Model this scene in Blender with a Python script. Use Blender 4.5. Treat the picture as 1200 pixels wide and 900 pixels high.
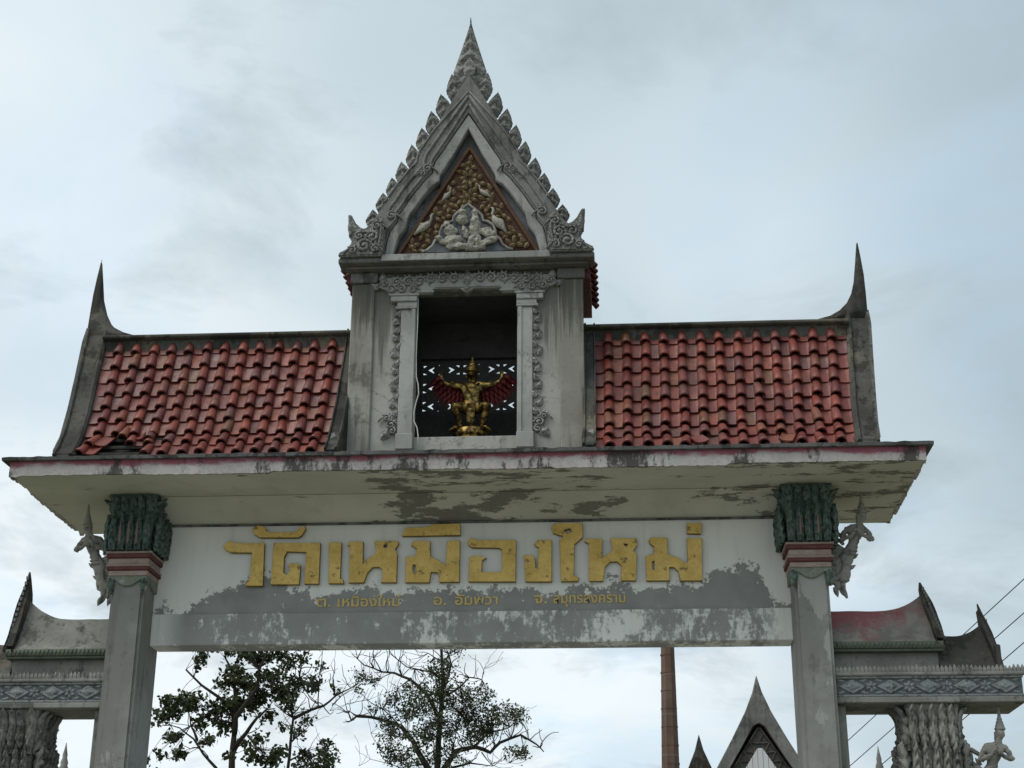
import bpy, bmesh, math, random
from mathutils import Vector, Matrix, Euler, noise as mnoise
R_ = math.radians
rnd = random.Random(7)
for o in list(bpy.data.objects): bpy.data.objects.remove(o)
SC = bpy.context.scene
COL = SC.collection

# ------------------------------------------------------------------ camera
cam = bpy.data.cameras.new('camera'); camo = bpy.data.objects.new('camera', cam); COL.objects.link(camo)
cam.sensor_width = 36; cam.lens = 53.4; cam.clip_start = .1; cam.clip_end = 5000
def cam_matrix(pitch, yaw, roll, loc):
    cp, sp, cy, sy, cr, sr = math.cos(pitch), math.sin(pitch), math.cos(yaw), math.sin(yaw), math.cos(roll), math.sin(roll)
    fw = Vector((sy*cp, cy*cp, sp)); r = Vector((cy, -sy, 0)); u = r.cross(fw)
    r2 = r*cr+u*sr; u2 = u*cr-r*sr
    return Matrix.Translation(loc) @ Matrix((r2, u2, -fw)).transposed().to_4x4()
camo.matrix_world = cam_matrix(.374845, -.071246, .005494, (1.7497, -16.9942, 1.6))
SC.camera = camo

# ------------------------------------------------------------------ light
SUN_EL, SUN_AZ = R_(60), R_(-125)         # azimuth from +Y (behind the gate) towards +X
w = bpy.data.worlds.new('World'); SC.world = w; w.use_nodes = True
nt = w.node_tree; nt.nodes.clear()
def wn(t, **k):
    n = nt.nodes.new(t)
    for a, b in k.items(): setattr(n, a, b)
    return n
L = nt.links.new
wo = wn('ShaderNodeOutputWorld'); bg = wn('ShaderNodeBackground'); L(bg.outputs[0], wo.inputs[0])
bg.inputs['Strength'].default_value = .1
sky = wn('ShaderNodeTexSky', sky_type='NISHITA', sun_disc=False)
sky.sun_elevation = SUN_EL; sky.sun_rotation = SUN_AZ; sky.air_density = 1.2; sky.dust_density = 2.5
tc = wn('ShaderNodeTexCoord')
sep = wn('ShaderNodeSeparateXYZ'); L(tc.outputs['Generated'], sep.inputs[0])
def wm(op, a, b=None, clamp=False):
    n = wn('ShaderNodeMath', operation=op); n.use_clamp = clamp
    for i, v in enumerate((a, b)):
        if v is None: continue
        if isinstance(v, (int, float)): n.inputs[i].default_value = v
        else: L(v, n.inputs[i])
    return n.outputs[0]
zc = wm('ADD', wm('MAXIMUM', sep.outputs['Z'], 0.0), .22)
cb = wn('ShaderNodeCombineXYZ'); L(wm('DIVIDE', sep.outputs['X'], zc), cb.inputs[0]); L(wm('DIVIDE', sep.outputs['Y'], zc), cb.inputs[1])
def wnoise(scale, detail, rough, off, dist=0.0):
    mp = wn('ShaderNodeMapping'); mp.inputs['Location'].default_value = off; L(cb.outputs[0], mp.inputs[0])
    n = wn('ShaderNodeTexNoise'); n.inputs['Scale'].default_value = scale; n.inputs['Detail'].default_value = detail
    n.inputs['Roughness'].default_value = rough; n.inputs['Distortion'].default_value = dist; L(mp.outputs[0], n.inputs['Vector'])
    return n.outputs['Fac']
def wramp(f, stops):
    r = wn('ShaderNodeValToRGB'); L(f, r.inputs[0]); e = r.color_ramp.elements
    while len(e) < len(stops): e.new(.5)
    for i, (p, c) in enumerate(stops): e[i].position = p; e[i].color = (*c, 1)
    return r.outputs[0]
def wmix(f, a, b):
    n = wn('ShaderNodeMix', data_type='RGBA')
    for s, v in ((0, f), (6, a), (7, b)):
        if isinstance(v, (int, float)): n.inputs[s].default_value = v
        elif isinstance(v, tuple): n.inputs[s].default_value = (*v, 1)
        else: L(v, n.inputs[s])
    return n.outputs[2]
# overcast: pale grey-blue deck, brighter towards the hidden sun, thin openings, some darker wisps
broad = wnoise(1.1, 3, .5, (3.1, 1.7, 0), .3)
side = wm('MULTIPLY', wm('ADD', wm('MULTIPLY', sep.outputs['X'], -1.0), .02), 1.5)
low = wm('MULTIPLY', wm('SUBTRACT', .52, sep.outputs['Z'], True), 1.1)
lit = wm('ADD', wm('ADD', wm('ADD', wm('MULTIPLY', wm('SUBTRACT', broad, .5), 2.0), side), .30), low, True)
deck = wramp(lit, [(0.0, (2.9, 3.6, 4.02)), (.42, (3.85, 4.58, 5.0)), (1.0, (5.85, 6.38, 6.65))])
fine = wm('ADD', wm('MULTIPLY', wnoise(3.3, 10, .62, (.4, 6.2, 0), .35), .75), wm('MULTIPLY', wnoise(.9, 3, .5, (5.4, 1.2, 0)), .25))
wisp = wm('MULTIPLY', wm('SUBTRACT', fine, .505, True), 6.0, True)
deck = wmix(wm('MULTIPLY', wisp, .8), deck, (2.65, 3.2, 3.52))
gapn = wnoise(2.2, 6, .6, (9.3, 2.2, 0), .5)
gap = wm('MULTIPLY', wm('SUBTRACT', gapn, .50, True), 3.0, True)
gap = wm('MULTIPLY', gap, wm('ADD', .45, low))
L(wmix(gap, deck, wmix(.55, sky.outputs[0], (4.6, 6.6, 8.4))), bg.inputs['Color'])

sun = bpy.data.lights.new('sun', 'SUN'); suno = bpy.data.objects.new('sun', sun); COL.objects.link(suno)
sun.energy = 1.5; sun.angle = R_(40); sun.color = (1, .95, .86)
sd = Vector((math.sin(SUN_AZ)*math.cos(SUN_EL), math.cos(SUN_AZ)*math.cos(SUN_EL), math.sin(SUN_EL)))
suno.rotation_euler = sd.to_track_quat('Z', 'Y').to_euler(); suno.location = (0, 0, 40)
SC.view_settings.view_transform = 'Standard'; SC.view_settings.look = 'None'
SC.view_settings.exposure = .60; SC.view_settings.gamma = 1
SC.render.engine = 'CYCLES'

# ------------------------------------------------------------------ materials
class Mat:
    def __init__(s, name, rough=.85, spec=.3):
        s.m = bpy.data.materials.new(name); s.m.use_nodes = True; s.nt = s.m.node_tree; s.b = s.nt.nodes['Principled BSDF']
        s.b.inputs['Roughness'].default_value = rough; s.b.inputs['Specular IOR Level'].default_value = spec
        s._pos = None
    def link(s, v, inp):
        if isinstance(v, (int, float)): inp.default_value = v
        elif isinstance(v, tuple): inp.default_value = (*v, 1) if inp.type == 'RGBA' and len(v) == 3 else v
        else: s.nt.links.new(v, inp)
    def n(s, t, **k):
        n = s.nt.nodes.new(t)
        for a, b in k.items(): setattr(n, a, b)
        return n
    @property
    def pos(s):
        if s._pos is None: s._pos = s.n('ShaderNodeNewGeometry').outputs['Position']
        return s._pos
    def xyz(s):
        q = s.n('ShaderNodeSeparateXYZ'); s.link(s.pos, q.inputs[0]); return q.outputs
    def math(s, op, a, b=None, clamp=False):
        n = s.n('ShaderNodeMath', operation=op); n.use_clamp = clamp; s.link(a, n.inputs[0])
        if b is not None: s.link(b, n.inputs[1])
        return n.outputs[0]
    def noise(s, scale, detail=5, rough=.55, stretch=(1, 1, 1), off=(0, 0, 0), dist=0.0, vec=None):
        mp = s.n('ShaderNodeMapping'); mp.inputs['Scale'].default_value = stretch; mp.inputs['Location'].default_value = off
        s.link(vec or s.pos, mp.inputs[0])
        n = s.n('ShaderNodeTexNoise'); n.inputs['Scale'].default_value = scale; n.inputs['Detail'].default_value = detail
        n.inputs['Roughness'].default_value = rough; n.inputs['Distortion'].default_value = dist
        s.link(mp.outputs[0], n.inputs['Vector']); return n.outputs['Fac']
    def ramp(s, f, stops):
        r = s.n('ShaderNodeValToRGB'); s.link(f, r.inputs[0]); e = r.color_ramp.elements
        while len(e) < len(stops): e.new(.5)
        for i, (p, c) in enumerate(stops):
            e[i].position = p; e[i].color = (c, c, c, 1) if isinstance(c, (int, float)) else (*c, 1)
        return r.outputs[0]
    def mr(s, v, a, b, c=0.0, d=1.0):
        n = s.n('ShaderNodeMapRange', interpolation_type='SMOOTHSTEP'); s.link(v, n.inputs[0])
        for i, x in enumerate((a, b, c, d)): n.inputs[i+1].default_value = x
        return n.outputs[0]
    def mix(s, f, a, b, mode='MIX'):
        n = s.n('ShaderNodeMix', data_type='RGBA', blend_type=mode)
        s.link(f, n.inputs[0]); s.link(a, n.inputs[6]); s.link(b, n.inputs[7]); return n.outputs[2]
    def done(s, col, bump=None, strength=.3, dist=.01):
        s.link(col, s.b.inputs['Base Color'])
        if bump is not None:
            n = s.n('ShaderNodeBump'); n.inputs['Strength'].default_value = strength; n.inputs['Distance'].default_value = dist
            s.link(bump, n.inputs['Height']); s.link(n.outputs[0], s.b.inputs['Normal'])
        return s.m
def g(v, t=(1, 1, 1)): return (v*t[0], v*t[1], v*t[2])

def plaster(name, light, shade, mould=(.045, .045, .04), amount=.45, streak=.5, off=0.0, mscale=1.4, tint=None, carve=0.0, peel=None, drip=None):
    """old cement render: cloudy tone, vertical rain streaks, black mildew patches, fine grit"""
    m = Mat(name, .92, .15)
    o = (off, off*1.7, off*.6)
    big = m.noise(.9, 5, .65, off=o); mid = m.noise(5, 7, .65, off=o); fin = m.noise(55, 3, .6)
    col = m.mix(m.mr(big, .40, .60), shade, light)
    col = m.mix(m.mr(mid, .35, .7, 0, .35), col, shade)
    if tint is not None:
        col = m.mix(m.mr(m.noise(1.7, 6, .65, off=(o[0]+4, 2, 1)), .52, .66, 0, .6), col, tint)
    st = m.noise(4.5, 6, .6, stretch=(2.2, 2.2, .16), off=o)
    col = m.mix(m.mr(st, .52, .74, 0, streak), col, mould)
    mo = m.math('ADD', m.math('MULTIPLY', m.noise(mscale, 10, .72, off=(o[0]+7, o[1], o[2])), .75), m.math('MULTIPLY', st, .25))
    t0 = .585-.13*amount
    col = m.mix(m.mr(mo, t0, t0+.055, 0, min(1, .40+amount*.55)), col, mould)
    sp = m.noise(17, 6, .7, off=(o[0]+1, o[1]+3, o[2]))
    col = m.mix(m.mr(sp, .60-.08*amount, .68-.05*amount, 0, .25+.5*amount), col, mould)
    col = m.mix(m.mr(fin, .3, .7, 0, .22), col, shade)
    h = m.math('ADD', m.math('MULTIPLY', mid, .7), m.math('MULTIPLY', fin, .4))
    if peel is not None:                                   # remnants of an older paint coat with crisp edges
        pn = m.math('ADD', m.noise(1.3, 9, .66, stretch=(1.5, 1.5, .5), off=(o[0]+2, 5, 3)), m.math('MULTIPLY', m.math('SUBTRACT', fin, .5), .05))
        pn = m.math('ADD', pn, m.mr(m.xyz()[2], 5.25, 5.75, 0, .09)); pk = m.mr(pn, .60, .612); col = m.mix(m.math('MULTIPLY', pk, .8), col, peel); h = m.math('ADD', h, m.math('MULTIPLY', pk, .5))
    cr = m.math('ABSOLUTE', m.math('SUBTRACT', m.noise(1.1, 9, .62, off=(o[0]+9, o[1]+2, 4), dist=.4), .5))
    crm = m.math('MULTIPLY', m.mr(cr, .0015, .006, .55, 0), m.mr(m.noise(.7, 2, .5, off=(o[1], 3, 3)), .5, .6))
    col = m.mix(crm, col, mould); h = m.math('SUBTRACT', h, crm)
    if drip is not None:                                   # rain dirt running down from a ledge at height drip
        z = m.xyz()[2]; ds = m.noise(6.5, 7, .65, stretch=(1.6, 1.6, .07), off=(o[0], 1, 1))
        dv = m.math('ADD', m.math('SUBTRACT', ds, .5), m.mr(z, drip-1.9, drip, -.22, .20)); col = m.mix(m.mr(dv, -.02, .16, 0, .75), col, mould)
    if carve:                                              # fine worked relief: the cuts are coloured darker and sunk in the bump
        v = m.n('ShaderNodeTexVoronoi', feature='F1'); v.inputs['Scale'].default_value = carve; m.link(m.pos, v.inputs['Vector'])
        c2 = m.mr(v.outputs['Distance'], .35, .75); col = m.mix(m.math('MULTIPLY', c2, .38), col, mould)
        h = m.math('SUBTRACT', h, m.math('MULTIPLY', c2, 1.2))
        return m.done(col, h, .6, .014)
    return m.done(col, h, .45, .012)

M = {}
M['pillar'] = plaster('grey_pillar_render', g(.30, (1, 1, .94)), g(.215, (1, 1, .93)), g(.09), .22, .34, 1.0, peel=g(.36, (1, 1, .96)))
M['tower'] = plaster('tower_render', g(.42, (1, .99, .92)), g(.31, (1, .98, .88)), (.075, .072, .058), .22, .5, 3.0, drip=9.62)
M['pilaster'] = plaster('tower_pilaster_render', g(.36, (1, .97, .88)), g(.25, (1, .96, .85)), (.065, .06, .05), .36, .65, 5.0, drip=9.66)
M['dark'] = plaster('dark_weathered_cement', g(.095, (1, .98, .88)), g(.048, (1, .97, .87)), (.022, .022, .019), .62, .65, 8.0, 2.4, (.20, .18, .13))
M['ridge'] = plaster('ridge_cement', g(.10, (1, .97, .86)), g(.075, (1, .97, .85)), (.026, .026, .022), .62, .45, 11.0, 2.2, (.22, .19, .12))
M['gable'] = plaster('gable_cement', g(.23, (1, .99, .93)), g(.14, (1, .99, .93)), (.05, .05, .047), .50, .55, 14.0, 2.4)
M['frame'] = plaster('pale_gable_frame', g(.36, (1, 1, .96)), g(.24, (1, 1, .96)), (.07, .07, .065), .36, .5, 16.0)
M['recess'] = plaster('blue_grey_recess', (.25, .27, .295), (.16, .175, .20), (.05, .05, .05), .30, .45, 18.0)
M['carved'] = plaster('carved_grey_stucco', g(.42, (1, 1, .95)), g(.30, (1, 1, .95)), (.05, .05, .045), .30, .3, 20.0, 5, carve=26)
M['carvedflat'] = plaster('plain_grey_stucco', g(.42, (1, 1, .95)), g(.30, (1, 1, .95)), (.07, .07, .062), .25, .4, 21.0, 3)
M['leafstone'] = plaster('carved_dark_stucco', g(.31, (1, 1, .93)), g(.20, (1, 1, .93)), (.04, .04, .036), .30, .25, 22.0, 6, carve=24)
M['wing'] = plaster('side_gate_cement', g(.31, (1, .99, .92)), g(.20, (1, .99, .92)), (.05, .05, .045), .45, .5, 26.0, 2.4)
M['wingdark'] = plaster('side_gate_dark_roof', g(.115, (1, .95, .85)), g(.07, (1, .95, .85)), (.028, .026, .023), .5, .4, 29.0, 3, (.17, .14, .10))
M['figure'] = plaster('figure_stucco', g(.37, (1, .96, .88)), g(.24, (1, .96, .88)), (.06, .058, .05), .40, .1, 31.0, 7)
M['stonecap'] = plaster('grey_capital_stucco', g(.34, (1, .99, .90)), g(.20, (1, .98, .88)), (.04, .042, .036), .58, .3, 33.0, 6, (.17, .20, .17))
M['skirting'] = plaster('soiled_ledge', g(.20), g(.13), (.03, .03, .027), .6, .4, 35.0, 3)

def panel_material():
    m = Mat('peeling_white_paint', .8, .25)
    x, y, z = m.xyz()
    rough = m.noise(3.0, 10, .68, off=(2, 0, 5)); fin = m.noise(26, 5, .7)
    # bare cement shows where the paint has come off: a ragged low band between two X limits
    top = m.ramp(m.math('DIVIDE', m.math('ADD', x, 4.0), 8.0),
                 [(0.0, 0.0), (.085, .05), (.115, .52), (.165, .60), (.20, .86), (.225, .46), (.30, .44), (.40, .50), (.47, .58), (.56, .46), (.66, .44), (.72, .54), (.80, .50), (.845, .62), (.87, .92), (.925, .92), (.945, .10), (1.0, 0.0)])
    zz = m.math('DIVIDE', m.math('SUBTRACT', z, 5.625), .55)
    edge = m.math('SUBTRACT', m.math('ADD', top, m.math('MULTIPLY', m.math('SUBTRACT', rough, .5), 1.5)), zz)
    edge = m.math('ADD', edge, m.math('MULTIPLY', m.math('SUBTRACT', fin, .5), .75))
    isl = m.noise(7, 6, .7, off=(1, 9, 4)); edge = m.math('SUBTRACT', edge, m.mr(isl, .60, .67, 0, .7))
    edge = m.math('ADD', edge, m.math('MULTIPLY', m.math('SUBTRACT', m.noise(11, 4, .6, off=(5, 5, 0)), .5), .7))
    bare = m.mr(edge, .0, .05)
    # streaky lower beam
    st = m.noise(7, 8, .7, stretch=(2.2, 1, .75), off=(3, 1, 8)); blot = m.noise(2.0, 6, .65, off=(8, 4, 2))
    cover = m.math('ADD', m.math('MULTIPLY', m.math('SUBTRACT', st, .5), 1.6), m.math('MULTIPLY', m.math('SUBTRACT', blot, .5), 2.2))
    worn = m.mr(m.math('ADD', m.math('ADD', cover, m.math('MULTIPLY', m.math('SUBTRACT', fin, .5), .9)), m.mr(x, -3.4, 2.5, .40, .12)), -.05, .28)
    endc = m.math('MULTIPLY', m.mr(x, -3.75, -3.3), m.mr(x, 3.75, 3.35))
    worn = m.math('MULTIPLY', m.math('MULTIPLY', worn, endc), .95)
    low = m.mr(z, 5.622, 5.628, 1, 0)
    mask = m.math('ADD', m.math('MULTIPLY', low, worn), m.math('MULTIPLY', m.math('SUBTRACT', 1.0, low), bare), True)
    big = m.noise(.8, 4, .5)
    paint = m.mix(m.mr(big, .3, .7), (.70, .70, .67), (.78, .775, .745))
    paint = m.mix(m.mr(m.noise(5, 6, .6, stretch=(2, 1, .15)), .5, .75, 0, .25), paint, (.40, .40, .37))
    cem = m.mix(m.mr(m.noise(2.5, 7, .6), .3, .7), (.235, .238, .232), (.30, .302, .295))
    cem = m.mix(m.mr(fin, .5, .75, 0, .3), cem, (.33, .33, .32))
    col = m.mix(mask, paint, cem)
    h = m.math('SUBTRACT', m.math('MULTIPLY', fin, .15), mask)
    return m.done(col, h, .5, .006)
M['panel'] = panel_material()

def soffit_material():
    m = Mat('mossy_cream_soffit', .9, .15)
    x, y, z = m.xyz()
    rough = m.noise(1.5, 11, .70, stretch=(.8, 2.2, 2.2), off=(.3, .8, 0)); fin = m.noise(22, 5, .7)
    cen = m.math('MULTIPLY', m.mr(x, -1.5, -.6), m.mr(x, 2.4, 1.0))
    rt = m.mr(x, 2.2, 3.6)
    bias = m.math('ADD', m.math('MULTIPLY', cen, .125), m.math('MULTIPLY', rt, .09))
    v = m.math('ADD', m.math('ADD', rough, bias), m.math('MULTIPLY', m.math('SUBTRACT', fin, .5), .10))
    dark = m.mr(v, .62, .655)
    base = m.mix(m.mr(m.noise(.7, 5, .6), .3, .7), (.50, .495, .415), (.60, .59, .51))
    base = m.mix(m.mr(m.noise(3, 6, .6), .5, .75, 0, .5), base, (.40, .395, .31))
    dk = m.mix(m.noise(6, 4, .6), (.175, .17, .145), (.24, .235, .20))
    return m.done(m.mix(dark, base, dk), m.math('SUBTRACT', m.math('MULTIPLY', fin, .2), dark), .5, .006)
M['soffit'] = soffit_material()

def fascia_material():
    m = Mat('faded_red_fascia', .85, .2)
    x, y, z = m.xyz()
    rough = m.noise(2.4, 9, .7, stretch=(.6, 1, 1.4)); fin = m.noise(24, 5, .7)
    pinkv = m.math('ADD', m.mr(z, 6.99, 7.13), m.math('MULTIPLY', m.math('SUBTRACT', rough, .5), 2.6))
    red = m.mr(pinkv, .40, .95, 0, .9)
    white = m.mix(m.mr(m.noise(1.2, 6, .6, off=(5, 0, 0)), .3, .7), (.40, .37, .36), (.52, .49, .47))
    col = m.mix(red, white, (.27, .06, .095))
    blk = m.math('ADD', m.noise(1.0, 10, .75, stretch=(1.5, 1, .5), off=(11.4, 3, 0)), m.math('MULTIPLY', m.math('SUBTRACT', fin, .5), .15))
    col = m.mix(m.mr(blk, .525, .60, 0, .9), col, (.045, .043, .04))
    crack = m.noise(9, 8, .75, off=(1, 2, 3))
    col = m.mix(m.mr(m.math('ABSOLUTE', m.math('SUBTRACT', crack, .5)), .0, .012, .6, 0), col, (.06, .055, .05))
    return m.done(col, m.math('ADD', fin, crack), .45, .01)
M['fascia'] = fascia_material()

def paint(name, a, b, under, peel=.3, scale=6.0, rough=.75, off=0.0):
    m = Mat(name, rough, .3)
    n1 = m.noise(scale, 7, .65, off=(off, off, off)); n2 = m.noise(scale*5, 5, .65); n3 = m.noise(scale*1.6, 9, .72, off=(off+3, 1, 2))
    col = m.mix(m.mr(n1, .3, .7), a, b)
    col = m.mix(m.mr(n3, .66-.2*peel, .72-.16*peel, 0, .9), col, under)
    col = m.mix(m.mr(n2, .4, .8, 0, .3), col, under)
    return m.done(col, m.math('ADD', n1, n2), .6, .012)
M['gold'] = paint('weathered_gold_paint', (.62, .41, .105), (.80, .56, .18), (.19, .13, .05), .48, 5, .55)
M['goldside'] = paint('shaded_gold_side', (.20, .135, .045), (.28, .19, .065), (.07, .05, .025), .5, 9, .7)  # dark brown standing in for the shadow outline of the letters
M['goldedge'] = paint('small_gold_paint', (.60, .42, .13), (.70, .52, .21), (.36, .30, .2), .3, 14, .7)
M['green'] = paint('dark_green_paint', (.055, .098, .082), (.16, .205, .185), (.028, .036, .032), .75, 13, .8)
M['greenlight'] = paint('pale_green_paint', (.15, .175, .135), (.20, .22, .18), (.33, .33, .30), .6, 8, .75)
M['maroon'] = paint('maroon_paint', (.10, .027, .030), (.15, .05, .052), (.10, .055, .05), .3, 9, .7)
M['pinkgrey'] = paint('pink_grey_paint', (.31, .215, .19), (.37, .30, .27), (.22, .17, .15), .35, 7, .75)
M['pinkvein'] = paint('faded_pink_paint', (.26, .14, .135), (.30, .19, .18), (.14, .12, .11), .35, 9, .8)
M['tymp'] = paint('red_brown_ground', (.055, .022, .016), (.085, .04, .025), (.03, .015, .012), .3, 8, .75)
M['tympframe'] = paint('rust_red_border', (.07, .034, .018), (.10, .055, .027), (.10, .035, .03), .3, 6, .7)
M['tympleaf'] = paint('dull_gold_leaf', (.20, .135, .065), (.27, .20, .115), (.09, .045, .024), .45, 14, .6)
M['white'] = paint('white_stucco', (.31, .295, .25), (.40, .38, .33), (.13, .11, .08), .6, 22, .8)
M['vent'] = paint('dusty_block', (.075, .075, .072), (.10, .10, .095), (.05, .05, .05), .3, 8, .9)
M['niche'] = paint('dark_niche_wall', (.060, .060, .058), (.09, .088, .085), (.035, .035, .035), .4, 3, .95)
M['batten'] = paint('wet_black_timber', (.028, .026, .024), (.05, .046, .042), (.02, .02, .02), .3, 8, .8)
M['frieze'] = paint('blue_grey_frieze', (.20, .22, .225), (.26, .275, .275), (.075, .08, .08), .7, 12, .8)
M['friezeback'] = paint('blue_grey_ground', (.10, .115, .122), (.14, .15, .155), (.05, .05, .052), .6, 12, .85)
M['bandgreen'] = paint('mossy_band', (.095, .12, .09), (.15, .17, .13), (.06, .065, .055), .4, 9, .85)
M['cable'] = paint('white_cable', (.55, .55, .52), (.6, .6, .58), (.4, .4, .38), .1, 9, .5)
M['wire'] = paint('black_wire', (.03, .03, .032), (.04, .04, .042), (.02, .02, .02), .1, 5, .6)
M['red'] = paint('deep_red_lacquer', (.11, .010, .014), (.17, .018, .022), (.05, .008, .01), .3, 7, .45)
def metal_gold():
    m = Mat('gilded_bronze', .38, .5)
    n1 = m.noise(16, 6, .65)
    col = m.mix(m.mr(n1, .40, .66), (.035, .022, .008), (.42, .28, .075))
    m.b.inputs['Metallic'].default_value = .75
    return m.done(col, n1, .5, .01)
M['bronze'] = metal_gold()

def tile_material():
    m = Mat('glazed_red_tile', .34, .38)
    oi = m.n('ShaderNodeObjectInfo').outputs['Random']
    col = m.ramp(oi, [(0.0, (.080, .018, .016)), (.2, (.185, .038, .027)), (.4, (.13, .029, .024)), (.6, (.22, .052, .033)), (.75, (.13, .036, .032)), (.88, (.125, .048, .046)), (.95, (.20, .062, .034)), (1.0, (.13, .06, .034))])
    n1 = m.noise(9, 7, .65); n2 = m.noise(40, 4, .6); n3 = m.noise(2.2, 8, .7, off=(4, 4, 4))
    col = m.mix(m.mr(n1, .45, .70, 0, .65), col, (.055, .020, .019))
    col = m.mix(m.mr(n3, .56, .66, 0, .55), col, (.075, .048, .036))
    col = m.mix(m.mr(n2, .55, .8, 0, .35), col, (.26, .11, .085))
    m.link(m.mr(n3, .35, .65, .40, .66), m.b.inputs['Roughness'])
    return m.done(col, m.math('ADD', n1, m.math('MULTIPLY', n2, .5)), .25, .008)
M['tile'] = tile_material()

def pinkroof():
    m = Mat('red_stained_cement', .9, .15)
    x, y, z = m.xyz()
    n = m.noise(1.8, 9, .7, off=(3, 2, 9)); f = m.noise(20, 5, .7); st = m.noise(5, 6, .6, stretch=(2, 2, .25))
    base = m.mix(m.mr(m.noise(3, 7, .65), .35, .65), (.30, .28, .25), (.17, .16, .14))
    v = m.math('ADD', m.math('MULTIPLY', m.mr(x, 5.25, 4.2), .30), m.math('ADD', m.math('MULTIPLY', n, 1.25), m.math('MULTIPLY', m.math('SUBTRACT', f, .5), .6)))
    v = m.math('SUBTRACT', v, .06)
    v = m.math('ADD', v, m.mr(z, 5.2, 5.6, -.15, .12))
    col = m.mix(m.mr(v, .58, .95, 0, .9), base, (.31, .10, .115))
    col = m.mix(m.mr(st, .55, .75, 0, .4), col, (.06, .055, .05))
    return m.done(col, f, .4, .01)
M['pinkroof'] = pinkroof()

def bark():
    m = Mat('tree_bark', .9, .2)
    n1 = m.noise(6, 6, .65, stretch=(1, 1, .3))
    return m.done(m.mix(n1, (.022, .019, .016), (.055, .047, .040)), n1, .5, .03)
M['bark'] = bark()
def leafm(name, a, b, c):
    m = Mat(name, .5, .35)
    n1 = m.noise(1.1, 4, .6); n2 = m.n('ShaderNodeTexWhiteNoise', noise_dimensions='3D')
    s = m.n('ShaderNodeVectorMath', operation='SNAP'); m.link(m.pos, s.inputs[0]); s.inputs[1].default_value = (.2, .2, .2)
    m.link(s.outputs[0], n2.inputs['Vector'])
    col = m.mix(m.mr(n1, .35, .65), a, b)
    col = m.mix(m.math('MULTIPLY', n2.outputs['Value'], .6), col, c)
    try:
        m.b.inputs['Subsurface Weight'].default_value = 0
        m.b.inputs['Transmission Weight'].default_value = 0
    except KeyError: pass
    return m.done(col)
M['leaf1'] = leafm('glossy_leaf', (.022, .038, .012), (.040, .062, .018), (.062, .068, .024))
M['leaf2'] = leafm('pale_leaf', (.028, .045, .014), (.046, .066, .022), (.062, .066, .028))
def brick():
    m = Mat('chimney_brick', .9, .2)
    x, y, z = m.xyz()
    n1 = m.noise(1.2, 6, .6); n2 = m.noise(14, 4, .6)
    col = m.mix(m.mr(n1, .3, .7), (.105, .066, .050), (.15, .098, .076))
    bands = m.mr(m.math('FRACT', m.math('MULTIPLY', z, .5)), .0, .06, 1, 0)
    col = m.mix(m.math('MULTIPLY', bands, .4), col, (.22, .19, .165))
    col = m.mix(m.mr(m.noise(1.5, 6, .6, stretch=(3, 3, .15)), .45, .65, 0, .75), col, (.115, .105, .095))
    return m.done(col, n2, .4, .02)
M['brick'] = brick()
def boards():
    m = Mat('white_boards', .7, .3)
    n = m.noise(3, 6, .6, stretch=(3, 1, .3))
    return m.done(m.mix(n, (.50, .50, .51), (.62, .62, .63)), n, .2, .004)
M['boards'] = boards()
M['hallroof'] = paint('old_red_roof', (.14, .05, .04), (.18, .07, .05), (.07, .045, .04), .4, 3, .7)
M['trellis'] = paint('dark_lattice', (.055, .05, .046), (.085, .078, .07), (.035, .032, .03), .3, 4, .8)
def groundm():
    m = Mat('dusty_ground', .95, .1)
    n1 = m.noise(.15, 6, .6); n2 = m.noise(3, 8, .65)
    col = m.mix(m.mr(n1, .4, .6), (.075, .10, .04), (.21, .19, .14))
    return m.done(m.mix(m.mr(n2, .3, .7, 0, .4), col, (.13, .12, .08)), n2, .5, .03)
M['ground'] = groundm()
M['road'] = plaster('concrete_road', g(.33, (1, .98, .94)), g(.25, (1, .98, .94)), g(.12), .25, .1, 40.0, .6)

# ------------------------------------------------------------------ builders
WL = {}
def wl(o): return WL.get(o.name, Vector((0, 0, 0))) if o else Vector((0, 0, 0))
def thing(name, label, cat, loc, group=None):
    o = bpy.data.objects.new(name, None); COL.objects.link(o); o.location = loc; WL[o.name] = Vector(loc)
    o.empty_display_size = .2
    o['label'] = label; o['category'] = cat
    if group: o['group'] = group
    return o
def tag(o, label, cat, group=None):
    o['label'] = label; o['category'] = cat
    if group: o['group'] = group
    return o
def link(name, me, parent, loc=(0, 0, 0), rot=None, scale=None, kind=None):
    """loc is a world position; parents are never rotated"""
    o = bpy.data.objects.new(name, me); COL.objects.link(o)
    if parent: o.parent = parent
    o.location = Vector(loc)-wl(parent)
    if rot is not None: o.rotation_euler = rot
    if scale is not None: o.scale = scale
    WL[o.name] = Vector(loc)
    if kind: o['kind'] = kind
    return o
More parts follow.
